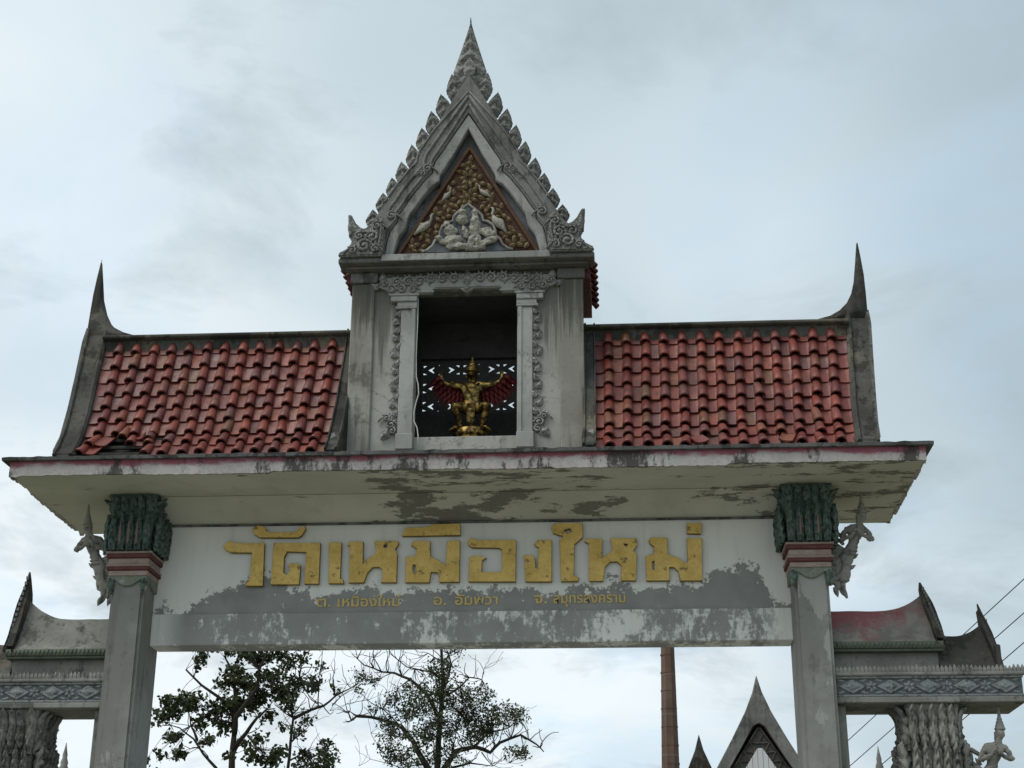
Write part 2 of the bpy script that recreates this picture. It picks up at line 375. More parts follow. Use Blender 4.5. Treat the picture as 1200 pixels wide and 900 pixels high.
class MB:
    def __init__(s): s.bm = bmesh.new()
    def face(s, pts):
        try: return s.bm.faces.new([s.bm.verts.new(p) for p in pts])
        except ValueError: return None
    def prism(s, lo, hi):
        """two matching closed rings joined by sides and capped"""
        a = [s.bm.verts.new(p) for p in lo]; b = [s.bm.verts.new(p) for p in hi]; n = len(a)
        s.bm.faces.new(a[::-1]); s.bm.faces.new(b)
        for i in range(n): s.bm.faces.new((a[i], a[(i+1) % n], b[(i+1) % n], b[i]))
        return s
    def box(s, x0, x1, y0, y1, z0, z1):
        return s.prism([(x0, y0, z0), (x1, y0, z0), (x1, y1, z0), (x0, y1, z0)], [(x0, y0, z1), (x1, y0, z1), (x1, y1, z1), (x0, y1, z1)])
    def xz(s, poly, y0, y1): return s.prism([(x, y1, z) for x, z in poly], [(x, y0, z) for x, z in poly])
    def yz(s, poly, x0, x1): return s.prism([(x0, y, z) for y, z in poly], [(x1, y, z) for y, z in poly])
    def loft(s, rings, cap=True, closed=True):
        vs = [[s.bm.verts.new(p) for p in r] for r in rings]; n = len(vs[0])
        for a, b in zip(vs, vs[1:]):
            for i in range(n if closed else n-1):
                j = (i+1) % n
                try: s.bm.faces.new((a[i], a[j], b[j], b[i]))
                except ValueError: pass
        if cap and closed:
            s.bm.faces.new(vs[0][::-1]); s.bm.faces.new(vs[-1])
        return s
    def tube(s, pts, rad, seg=6):
        pts = [Vector(p) for p in pts]; n = len(pts)
        if not isinstance(rad, (list, tuple)): rad = [rad]*n
        rings = []; ref = None
        for i, p in enumerate(pts):
            t = (pts[min(i+1, n-1)]-pts[max(i-1, 0)]).normalized()
            if ref is None:
                ref = Vector((0, 1, 0)) if abs(t.y) < .9 else Vector((1, 0, 0))
            a = (ref-t*ref.dot(t)).normalized(); b = t.cross(a); ref = a
            rings.append([p+(a*math.cos(k*2*math.pi/seg)+b*math.sin(k*2*math.pi/seg))*rad[i] for k in range(seg)])
        return s.loft(rings)
    def lathe(s, prof, c=(0, 0, 0), seg=12, sy=1.0):
        return s.loft([[(c[0]+r*math.cos(k*2*math.pi/seg), c[1]+sy*r*math.sin(k*2*math.pi/seg), c[2]+z) for k in range(seg)] for r, z in prof])
    def ell(s, c, r, seg=8, rings=6, rot=None):
        c = Vector(c); mat = rot.to_matrix() if rot else Matrix.Identity(3); rr = []
        for i in range(rings+1):
            a = math.pi*(i/rings*.96+.02); z = -math.cos(a); q = math.sin(a)
            rr.append([c+mat @ Vector((r[0]*q*math.cos(k*2*math.pi/seg), r[1]*q*math.sin(k*2*math.pi/seg), r[2]*z)) for k in range(seg)])
        return s.loft(rr)
    def jitter(s, amt, scale=3.0):
        for v in s.bm.verts:
            v.co += Vector(mnoise.noise_vector(v.co*scale))*amt
        return s
    def bevel(s, off, seg=1, ang=35):
        s.bm.normal_update(); bmesh.ops.recalc_face_normals(s.bm, faces=s.bm.faces)
        ed = [e for e in s.bm.edges if len(e.link_faces) == 2 and e.calc_face_angle(0) > R_(ang)]
        bmesh.ops.bevel(s.bm, geom=ed, offset=off, segments=seg, affect='EDGES', clamp_overlap=True); return s
    def mesh(s, name, mat, smooth=False, origin=(0, 0, 0)):
        bmesh.ops.recalc_face_normals(s.bm, faces=s.bm.faces)
        o = Vector(origin)
        for v in s.bm.verts: v.co -= o
        me = bpy.data.meshes.new(name); s.bm.to_mesh(me); s.bm.free(); me.materials.append(mat)
        if smooth: me.polygons.foreach_set('use_smooth', [True]*len(me.polygons))
        me.update(); return me
    def build(s, name, mat, parent=None, smooth=False, kind=None, label=None, origin=None):
        if origin is None: origin = wl(parent)
        me = s.mesh(name, mat, smooth, origin)
        o = link(name, me, parent, origin, kind=kind)
        if label: o['label'] = label
        return o
def mirror(poly): return [(-x, z) for x, z in poly][::-1]
def sym(half):                     # half outline from the axis outwards (x >= 0) -> list left..right
    return [(-x, z) for x, z in half[::-1]]+[(x, z) for x, z in half if x > 1e-6]
def curve_mesh(loops, depth, bevel=0.0):
    """filled flat outline with holes, extruded; returned bmesh-ready mesh in XZ with its front at y=-depth"""
    cu = bpy.data.curves.new('outline', 'CURVE'); cu.dimensions = '2D'; cu.fill_mode = 'BOTH'
    cu.extrude = depth/2; cu.bevel_depth = bevel; cu.bevel_resolution = 1; cu.offset = -bevel
    for lp in loops:
        sp = cu.splines.new('POLY'); sp.points.add(len(lp)-1); sp.use_cyclic_u = True
        for p, (x, z) in zip(sp.points, lp): p.co = (x, z, 0, 1)
    ob = bpy.data.objects.new('outline', cu); me = bpy.data.meshes.new_from_object(ob)
    bpy.data.objects.remove(ob); bpy.data.curves.remove(cu)
    me.transform(Matrix(((1, 0, 0, 0), (0, 0, -1, -depth/2), (0, 1, 0, 0), (0, 0, 0, 1)))); return me
def skin(verts, edges, radii, sub=2, root=0):
    me = bpy.data.meshes.new('skeleton'); me.from_pydata(verts, edges, []); ob = bpy.data.objects.new('skeleton', me); COL.objects.link(ob)
    ob.modifiers.new('s', 'SKIN'); sl = me.skin_vertices[0].data
    for i, r in enumerate(radii):
        sl[i].radius = r if isinstance(r, tuple) else (r, r); sl[i].use_root = i == root
    sd_ = ob.modifiers.new('d', 'SUBSURF'); sd_.levels = sub; sd_.render_levels = sub
    dg = bpy.context.evaluated_depsgraph_get(); out = bpy.data.meshes.new_from_object(ob.evaluated_get(dg))
    bpy.data.objects.remove(ob); bpy.data.meshes.remove(me)
    out.polygons.foreach_set('use_smooth', [True]*len(out.polygons)); return out
def roughen(me, amp, sc_):
    nr = [v.normal.copy() for v in me.vertices]
    for v, n_ in zip(me.vertices, nr):
        p = v.co*sc_; v.co += n_*amp*(mnoise.noise(p)+.6*mnoise.noise(p*2.3))
    return me
def setmat(me, mat): me.materials.clear(); me.materials.append(mat); return me
def shift(me, d): me.transform(Matrix.Translation(Vector(d))); return me
def spiral(c, r, turns=1.6, start=0.0, hand=1, thick=.014, y=0.0, seg=5, tail=None):
    pts = []; n = int(12*turns)
    for i in range(n+1):
        f = i/n; a = start+hand*f*turns*2*math.pi; q = r*(1-.85*f)
        pts.append((c[0]+q*math.cos(a), y-thick*.5*f, c[1]+q*math.sin(a)))
    if tail: pts = tail+pts
    return pts
def leaf_mesh(W, H, D, mat, kind='flame', nu=8, nv=14, back=True):
    """carved leaf: outline with notches, domed relief with vein and curls. Base at origin, tip up +Z, faces -Y"""
    mb = MB()
    def hw(t):
        if kind == 'flame':
            w_ = (.66+.34*math.sin(t/.38*math.pi/2)) if t < .38 else (1-((t-.38)/.62)**1.55)
            w_ *= 1-.11*((t*7) % 1)*(1 if t < .9 else .3)
        elif kind == 'finial':
            w_ = (.35+.65*math.sin(min(1, t/.24)*math.pi/2)) if t < .24 else (1-(t-.24)/.76)**1.08
        elif kind == 'petal':
            w_ = math.sin(math.pi*min(1, .12+.88*t)**.85)
        else:            # acanthus strip
            w_ = (.8+.2*math.sin(t*math.pi)) if t < .72 else max(0, 1-((t-.72)/.28)**1.7)*1.0
            w_ *= 1-.13*((t*6) % 1)
        return max(.0, w_)*W/2
    for side in ((-1, 1) if back else (-1,)):
        rows = []
        for j in range(nv+1):
            t = j/nv; row = []
            for i in range(nu+1):
                u = -1+2*i/nu
                dome = (1-abs(u)**2.4)
                rel = .55+.45*math.cos(t*H*44*(.22/max(W, .05))**.3+abs(u)*5.0)*(1 if abs(u) > .12 else .2)
                vein = .35*math.exp(-(u/.16)**2)
                d = D*dome*(rel+vein)*(.35+.65*min(1, (1-t)*3))
                curl = (-.35*D*2*max(0, t-.75)*4) if kind == 'acanthus' else 0
                row.append(mb.bm.verts.new((hw(t)*u, side*d*.5+curl, H*t)))
            rows.append(row)
        for a, b in zip(rows, rows[1:]):
            for i in range(nu):
                try: mb.bm.faces.new((a[i], a[i+1], b[i+1], b[i]))
                except ValueError: pass
    bmesh.ops.remove_doubles(mb.bm, verts=mb.bm.verts, dist=1e-5)
    return mb.mesh('leaf', mat, True)

# traced outlines in metres (x, z)
LETTERS = [([(-2.95,6.433),(-2.911,6.486),(-2.852,6.502),(-2.815,6.479),(-2.503,6.468),(-2.479,6.492),(-2.448,6.462),(-2.434,5.945),(-2.636,5.947),(-2.65,5.977),(-2.609,6.002),(-2.594,6.088),(-2.595,6.353),(-2.849,6.357),(-2.912,6.389)],[]),([(-2.61,6.64),(-2.57,6.684),(-2.492,6.686),(-2.446,6.656),(-2.435,6.615),(-2.391,6.605),(-2.114,6.601),(-2.047,6.623),(-2.015,6.667),(-1.972,6.675),(-1.961,6.631),(-2.0,6.561),(-2.041,6.531),(-2.508,6.538),(-2.58,6.578)],[]),([(-2.34,6.472),(-1.771,6.464),(-1.767,5.961),(-1.941,5.963),(-1.937,6.349),(-2.169,6.361),(-2.199,6.292),(-2.196,6.101),(-2.16,6.074),(-2.136,6.1),(-2.122,6.152),(-2.15,6.187),(-2.118,6.218),(-2.023,6.216),(-1.996,6.185),(-2.0,5.957),(-2.341,5.961),(-2.344,5.999),(-2.337,6.085)],[]),([(-1.668,6.468),(-1.514,6.466),(-1.514,6.023),(-1.475,6.005),(-1.468,5.962),(-1.648,5.965)],[]),([(-1.444,6.43),(-1.428,6.474),(-1.257,6.471),(-1.251,6.192),(-1.222,6.244),(-1.114,6.312),(-1.098,6.347),(-1.12,6.478),(-0.839,6.474),(-0.829,6.439),(-0.869,6.37),(-0.842,6.308),(-0.842,5.967),(-1.025,5.969),(-1.01,6.034),(-1.013,6.12),(-1.057,6.159),(-1.133,6.153),(-1.19,6.088),(-1.228,5.972),(-1.406,5.97),(-1.417,6.421)],[[(-1.011,6.429),(-0.97,6.429),(-0.969,6.388),(-1.006,6.389)]]),([(-0.683,6.419),(-0.651,6.471),(-0.455,6.468),(-0.445,6.277),(-0.339,6.224),(-0.262,6.162),(-0.251,6.466),(-0.098,6.467),(-0.098,5.963),(-0.333,5.966),(-0.339,6.06),(-0.37,6.086),(-0.437,6.087),(-0.451,5.962),(-0.737,5.966),(-0.739,6.281),(-0.62,6.288),(-0.614,6.375)],[[(-0.651,6.185),(-0.619,6.176),(-0.606,6.081),(-0.631,6.064),(-0.652,6.116)]]),([(-0.798,6.543),(-0.75,6.639),(-0.519,6.639),(-0.417,6.673),(-0.102,6.679),(-0.091,6.533),(-0.789,6.531)],[]),([(-0.013,6.445),(0.037,6.505),(0.097,6.473),(0.57,6.466),(0.564,5.96),(0.011,5.967),(0.015,6.254),(0.049,6.279),(0.133,6.281),(0.218,6.251),(0.168,6.217),(0.161,6.08),(0.387,6.082),(0.407,6.111),(0.402,6.352),(0.368,6.37),(0.047,6.38),(0.004,6.41)],[]),([(0.781,6.416),(0.832,6.462),(0.992,6.46),(0.989,5.955),(0.681,5.959),(0.664,6.254),(0.655,6.28),(0.756,6.282),(0.79,6.243),(0.798,6.123),(0.823,6.114),(0.837,6.372),(0.806,6.381)],[]),([(0.984,6.614),(1.026,6.657),(1.17,6.667),(1.355,6.664),(1.358,6.486),(1.26,6.401),(1.248,6.023),(1.306,6.005),(1.297,5.958),(1.098,5.957),(1.084,6.455),(1.127,6.507),(1.076,6.516),(1.009,6.543)],[[(1.136,6.576),(1.212,6.596),(1.231,6.558),(1.169,6.532)]]),([(1.378,6.434),(1.403,6.468),(1.588,6.469),(1.579,6.233),(1.685,6.3),(1.702,6.326),(1.684,6.473),(1.99,6.468),(1.996,6.382),(1.952,6.314),(1.99,6.27),(1.972,5.955),(1.795,5.957),(1.807,6.135),(1.758,6.187),(1.675,6.185),(1.615,6.121),(1.588,5.954),(1.425,5.956),(1.428,6.407)],[[(1.834,6.4),(1.891,6.399),(1.865,6.358)]]),([(2.131,6.44),(2.165,6.475),(2.352,6.468),(2.35,6.265),(2.457,6.23),(2.553,6.16),(2.579,6.168),(2.578,6.46),(2.755,6.457),(2.74,5.945),(2.488,5.948),(2.467,6.059),(2.419,6.107),(2.362,6.111),(2.365,5.95),(2.092,5.953),(2.092,6.252),(2.193,6.276),(2.192,6.362),(2.146,6.397)],[[(2.165,6.185),(2.193,6.185),(2.19,6.076),(2.162,6.093)]]),([(2.588,6.642),(2.763,6.643),(2.749,6.509),(2.583,6.517)],[])]
TREE_LEAFY = ([(0.2,[(-8.394,3.318),(-8.565,5.633),(-8.643,6.887),(-8.653,7.363),(-8.656,7.755),(-8.696,8.299),(-8.842,8.548),(-9.168,8.801),(-9.653,9.106),(-10.128,9.54)]),(0.11,[(-8.656,7.755),(-8.583,8.149),(-8.23,8.544),(-7.947,8.892),(-7.872,9.294),(-7.554,9.951),(-7.431,10.462)]),(0.11,[(-8.696,8.299),(-8.696,8.647),(-8.832,9.1),(-8.968,9.556),(-9.315,10.043),(-9.513,10.586)]),(0.1,[(-8.602,7.363),(-8.276,7.753),(-7.895,8.096),(-7.602,8.267),(-7.298,8.265)]),(0.08,[(-8.585,6.108),(-9.07,6.888),(-9.399,7.22),(-9.633,7.613),(-10.01,7.861),(-10.431,8.011)]),(0.06,[(-9.633,7.613),(-9.925,8.058),(-10.121,8.557)]),(0.05,[(-8.703,8.051),(-9.067,8.152),(-9.447,8.453),(-9.864,8.555)]),(0.05,[(-8.276,7.753),(-7.947,7.36),(-7.629,7.115)]),(0.05,[(-8.23,8.544),(-8.179,9.296),(-8.169,9.905)])],[(-10.76,8.262,0.22),(-10.564,8.36,0.25),(-10.134,8.707,0.27),(-10.223,8.557,0.22),(-9.711,8.554,0.3),(-9.345,8.452,0.3),(-9.95,8.356,0.25),(-9.623,8.106,0.22),(-10.405,7.715,0.22),(-10.771,7.275,0.17),(-9.846,7.125,0.22),(-9.532,7.612,0.17),(-9.055,8.004,0.25),(-8.985,9.101,0.25),(-8.692,9.3,0.35),(-8.37,9.096,0.35),(-8.594,8.647,0.4),(-8.834,8.449,0.3),(-8.152,8.894,0.35),(-7.772,9.344,0.35),(-7.644,8.94,0.3),(-8.169,9.905,0.27),(-8.427,9.908,0.22),(-9.556,9.815,0.22),(-9.695,9.613,0.12),(-8.016,8.394,0.22),(-7.758,7.555,0.22),(-7.541,7.31,0.25),(-7.934,7.165,0.25),(-7.62,6.97,0.3),(-9.017,7.512,0.1),(-8.92,9.606,0.17),(-7.956,9.802,0.2),(-8.644,10.063,0.25),(-9.233,10.325,0.35),(-8.466,10.472,0.4),(-7.831,10.26,0.35),(-10.086,7.566,0.11),(-8.58,7.755,0.15),(-8.584,7.119,0.15),(-10.744,6.982,0.12)])
TREE_THIN = ([(0.11,[(-7.424,3.405),(-7.519,5.827),(-7.546,7.139),(-7.509,7.842),(-7.469,8.511),(-7.58,8.772),(-7.458,9.241),(-7.375,9.662),(-7.298,10.192)]),(0.075,[(-7.469,8.511),(-6.95,8.716),(-6.528,8.765),(-6.167,8.971),(-5.645,9.15),(-5.332,9.278)]),(0.03,[(-6.794,8.767),(-6.765,9.236),(-6.707,9.657),(-6.602,10.239),(-6.516,10.666)]),(0.025,[(-6.811,8.897),(-7.023,9.081),(-7.194,9.292),(-7.233,9.502)]),(0.03,[(-6.374,8.868),(-6.122,9.127),(-5.759,9.334)]),(0.04,[(-7.509,7.842),(-7.23,8.045),(-6.878,8.353)]),(0.04,[(-7.531,7.331),(-7.152,7.584),(-6.64,7.837)]),(0.03,[(-7.58,8.772),(-7.779,9.244),(-7.722,10.089)])],[(-7.669,10.089,0.26),(-7.301,10.245,0.21),(-7.001,9.659,0.26),(-7.53,9.557,0.29),(-7.669,9.19,0.29),(-7.262,9.555,0.23),(-6.635,9.815,0.16),(-7.481,8.719,0.18),(-6.878,8.353,0.21),(-7.122,7.993,0.21),(-6.64,7.837,0.23),(-7.149,7.533,0.26),(-6.723,7.43,0.31),(-6.351,7.327,0.26),(-7.831,8.358,0.18),(-7.443,8.979,0.21),(-6.936,9.448,0.16),(-7.231,7.127,0.31),(-6.699,6.974,0.31),(-6.177,9.18,0.1)])
TREE_BARE = ([(0.26,[(-3.48,3.215),(-3.54,5.819),(-3.576,7.378),(-3.567,8.209),(-3.502,9.102),(-3.464,9.95),(-3.541,10.87),(-3.551,11.276)]),(0.1,[(-3.611,8.878),(-3.999,9.556),(-4.47,9.958),(-4.939,10.191),(-5.316,10.222),(-5.935,10.486),(-6.298,10.808)]),(0.16,[(-3.593,6.894),(-3.945,7.494),(-4.361,8.213),(-4.773,8.661),(-5.412,8.945),(-6.162,9.062),(-6.387,8.951),(-6.514,9.206)]),(0.06,[(-3.395,9.439),(-2.972,9.719),(-2.691,10.03),(-2.289,9.941),(-2.235,10.283)]),(0.07,[(-3.43,9.723),(-3.213,10.349),(-3.277,10.637),(-2.818,10.777)]),(0.05,[(-3.462,9.893),(-3.784,10.124),(-4.478,10.216),(-4.95,10.536),(-5.018,10.825)]),(0.14,[(-3.57,7.111),(-3.052,7.875),(-2.49,7.955),(-2.038,7.843),(-1.759,8.089),(-1.142,8.28),(-0.692,8.029),(-0.468,7.809)]),(0.06,[(-2.49,7.983),(-2.044,8.423),(-1.481,8.586),(-1.031,9.086)]),(0.09,[(-3.481,6.893),(-3.155,7.376),(-2.595,7.489),(-1.978,7.432)]),(0.03,[(-3.563,10.524),(-3.913,10.7),(-4.171,10.587),(-4.487,10.532)]),(0.03,[(-5.316,10.222),(-5.651,10.657),(-6.005,10.776)]),(0.03,[(-4.773,8.661),(-5.246,9.113),(-5.774,9.399),(-6.403,9.29),(-6.913,9.123)]),(0.03,[(-4.361,8.213),(-4.99,8.327),(-5.562,8.386)]),(0.03,[(-3.945,7.494),(-4.733,7.443),(-5.649,7.721),(-6.039,7.558)]),(0.03,[(-2.319,7.817),(-2.034,7.487),(-1.699,7.54)]),(0.025,[(-1.142,8.28),(-1.028,7.921),(-1.418,7.43)]),(0.04,[(-3.267,7.377),(-3.058,8.206),(-3.011,8.706),(-2.733,9.097)]),(0.04,[(-3.726,7.768),(-3.768,8.321),(-3.749,8.711)]),(0.03,[(-4.47,9.958),(-4.866,9.733),(-5.207,9.622)]),(0.025,[(-4.939,10.191),(-5.337,10.022),(-5.797,9.968)])],[(-5.915,10.026,0.18),(-5.564,9.909,0.18),(-6.074,9.685,0.14),(-4.851,9.279,0.28),(-4.268,8.938,0.28),(-4.108,9.331,0.23),(-3.887,9.669,0.23),(-3.191,9.212,0.28),(-2.736,9.265,0.28),(-2.167,9.262,0.23),(-2.057,9.656,0.11),(-2.163,8.925,0.28),(-2.615,8.816,0.34),(-3.067,8.707,0.28),(-1.708,8.81,0.23),(-1.314,9.032,0.23),(-3.286,8.318,0.28),(-3.752,8.823,0.28),(-4.686,7.717,0.28),(-4.286,7.605,0.28),(-5.15,8.051,0.17),(-1.252,7.757,0.23),(-3.047,10.721,0.17),(-3.673,10.295,0.14),(-5.056,8.606,0.17),(-3.331,7.766,0.23),(-3.964,8.211,0.23),(-4.559,9.108,0.25),(-4.145,8.601,0.25),(-2.385,8.536,0.28),(-1.028,7.702,0.17),(-4.401,9.559,0.14),(-5.597,9.284,0.14)])
# ------------------------------------------------------------------ setting
gm = MB()
N_ = 24
gv = [[gm.bm.verts.new(((i/N_-.5)*1600, (j/N_-.5)*1600+200, 0)) for i in range(N_+1)] for j in range(N_+1)]
for j in range(N_):
    for i in range(N_): gm.bm.faces.new((gv[j][i], gv[j][i+1], gv[j+1][i+1], gv[j+1][i]))
o = gm.build('ground', M['ground']); o['kind'] = 'structure'
o = MB().box(-3.6, 3.6, -60, 80, .004, .05).build('road', M['road']); o['kind'] = 'structure'

# ------------------------------------------------------------------ main gate
gate = thing('temple_gate', 'tall grey temple gate with red tiled roof, spired niche tower and gold Thai lettering', 'gate', (0, .39, 0))
PX0, PX1, PD = 3.75, 4.14, .77
for s in (-1, 1):
    pm = MB().box(min(s*PX0, s*PX1), max(s*PX0, s*PX1), 0, PD, .05, 6.95).bevel(.035, 2)
    pm.build('pillar', M['pillar'], gate)

# beam with name panel, its lower ledge and the olive cove above
b = MB().box(-PX0, PX0, .425, .76, 5.63, 6.725); b.build('name_panel', M['panel'], gate)
b = MB(); b.box(-PX0, PX0, .405, .77, 5.25, 5.627); b.bevel(.008, 1); b.build('lintel_beam', M['panel'], gate)
b = MB().yz([(.03, 6.957), (.415, 6.722), (.425, 6.70), (.74, 6.70), (.74, 6.957)], -PX0, PX0); b.build('cove', M['soffit'], gate)
# dark shadow-gap bead along the top of the panel
b = MB().box(-PX0+.1, PX0-.1, .395, .43, 6.694, 6.718); b.bevel(.006); b.build('bead', M['skirting'], gate)

# eaves slab
XE, Y0, Y1 = 5.18, -.848, 1.62
mb = MB().box(-XE+.03, XE-.03, Y0+.03, Y1-.03, 6.962, 7.14); mb.build('soffit', M['soffit'], gate)
def chips(n, lo, amp, seed):
    r = random.Random(seed); out = []; lev = 0
    for i in range(n):
        if r.random() < .10: lev = r.choice((0, 0, 0, .4, .7, 1.0))
        out.append(lo+amp*(.62*lev+.30*r.random()))
    return out
def edge_strip(p0, p1, ny, seed, amp, n):
    """fascia board with a ragged lower edge; p0->p1 along the edge, ny = outward normal"""
    m = MB(); p0, p1, ny = Vector(p0), Vector(p1), Vector(ny); zl = chips(n+1, 6.945, amp, seed); prev = None
    for i in range(n+1):
        q = p0.lerp(p1, i/n); jj = .006*mnoise.noise(q*7)
        ring = [q+Vector((0, 0, zl[i]))+ny*(.0+jj), q+Vector((0, 0, 7.10))+ny*(.004+jj), q+Vector((0, 0, 7.145)), q-ny*.06+Vector((0, 0, 7.145)), q-ny*.05+Vector((0, 0, zl[i]+.004))]
        vs = [m.bm.verts.new(v) for v in ring]
        if prev:
            for k in range(5): m.bm.faces.new((prev[k], prev[(k+1) % 5], vs[(k+1) % 5], vs[k]))
        else: m.bm.faces.new(vs)
        prev = vs
    m.bm.faces.new(prev); return m
edge_strip((-XE, Y0, 0), (XE, Y0, 0), (0, -1, 0), 3, .035, 260).build('fascia', M['fascia'], gate)
for s in (-1, 1):
    edge_strip((s*XE, Y0+.061, 0), (s*XE, Y1, 0), (s, 0, 0), 8+s, .06, 60).build('side_fascia', M['fascia'], gate)
m = MB()
n = 200
top = []
for i in range(n+1):                                       # rough upper lip running round the slab
    x = -XE-.085+(2*XE+.17)*i/n; j = .010*mnoise.noise(Vector((x*6, 1, 2))); k = .012*mnoise.noise(Vector((x*9, 5, 2)))
    top.append([(x, Y0-.05+j, 7.135+k*.3), (x, Y0-.06+j, 7.172+k), (x, 1.66, 7.172+k*.5), (x, 1.66, 7.135)])
m.loft(top); m.build('slab_lip', M['skirting'], gate)

# ---- tiled roofs -----------------------------------------------------------------
PROF = [(.27, 9.05), (.0, 8.44), (-.25, 7.92), (-.50, 7.49), (-.80, 7.165)]
def prof(s):
    """front roof slope, s from 0 at the ridge to 1 at the eave -> point and down-slope direction in YZ"""
    L_ = [0]
    for a, b_ in zip(PROF, PROF[1:]): L_.append(L_[-1]+math.hypot(b_[0]-a[0], b_[1]-a[1]))
    d = s*L_[-1]
    for i in range(len(PROF)-1):
        if d <= L_[i+1] or i == len(PROF)-2:
            f = (d-L_[i])/(L_[i+1]-L_[i]); a, b_ = PROF[i], PROF[i+1]
            p = (a[0]+(b_[0]-a[0])*f, a[1]+(b_[1]-a[1])*f); t = Vector((0, b_[0]-a[0], b_[1]-a[1])).normalized()
            return p, t
SLEN = sum(math.hypot(b_[0]-a[0], b_[1]-a[1]) for a, b_ in zip(PROF, PROF[1:]))
def cap_mesh():
    m = MB(); Lc = .285; th = .013; rings = []
    for y, r, dz in ((0, .066, .020), (.04, .064, .017), (Lc, .044, -.004)):
        out = []; inn = []
        for k in range(8):
            a = math.pi*k/7; out.append((r*math.cos(a), y, dz+r*1.12*math.sin(a))); inn.append(((r-th)*math.cos(a), y, dz+(r-th)*1.05*math.sin(a)))
        rings.append(out+inn[::-1])
    return m.loft(rings).mesh('cap_tile', M['tile'], True)
def pan_mesh():
    m = MB(); Lp = .285; rings = []
    for y, w_, dz in ((0, .082, .012), (Lp, .074, -.012)):
        xs = [-1, -.8, -.4, 0, .4, .8, 1]
        topv = [(x*w_, y, dz+.018+.020*abs(x)**3) for x in xs]; bot = [(x*w_, y, dz-.002+.020*abs(x)**3) for x in xs]
        rings.append(topv+bot[::-1])
    return m.loft(rings).mesh('pan_tile', M['tile'])
CAP, PAN = cap_mesh(), pan_mesh()
for p in CAP.polygons:
    if abs(p.normal.y) > .9: p.use_smooth = False
ROWS, COLS = 9, 13
def place_tile(name, me, parent, x, s, lift=0.0, yaw=0.0, tilt=0.0, roll=0.0, sc=1.0, drop=0.0):
    (y, z), t = prof(s); up = -t; nrm = Vector((1, 0, 0)).cross(up)
    mat = Matrix((Vector((1, 0, 0)), up, nrm)).transposed()
    mat = mat @ Euler((tilt, roll, yaw)).to_matrix()
    p = Vector((x, y, z))+nrm*lift+Vector((0, 0, drop))
    return link(name, me, parent, p, rot=mat.to_euler(), scale=(sc, 1, 1))
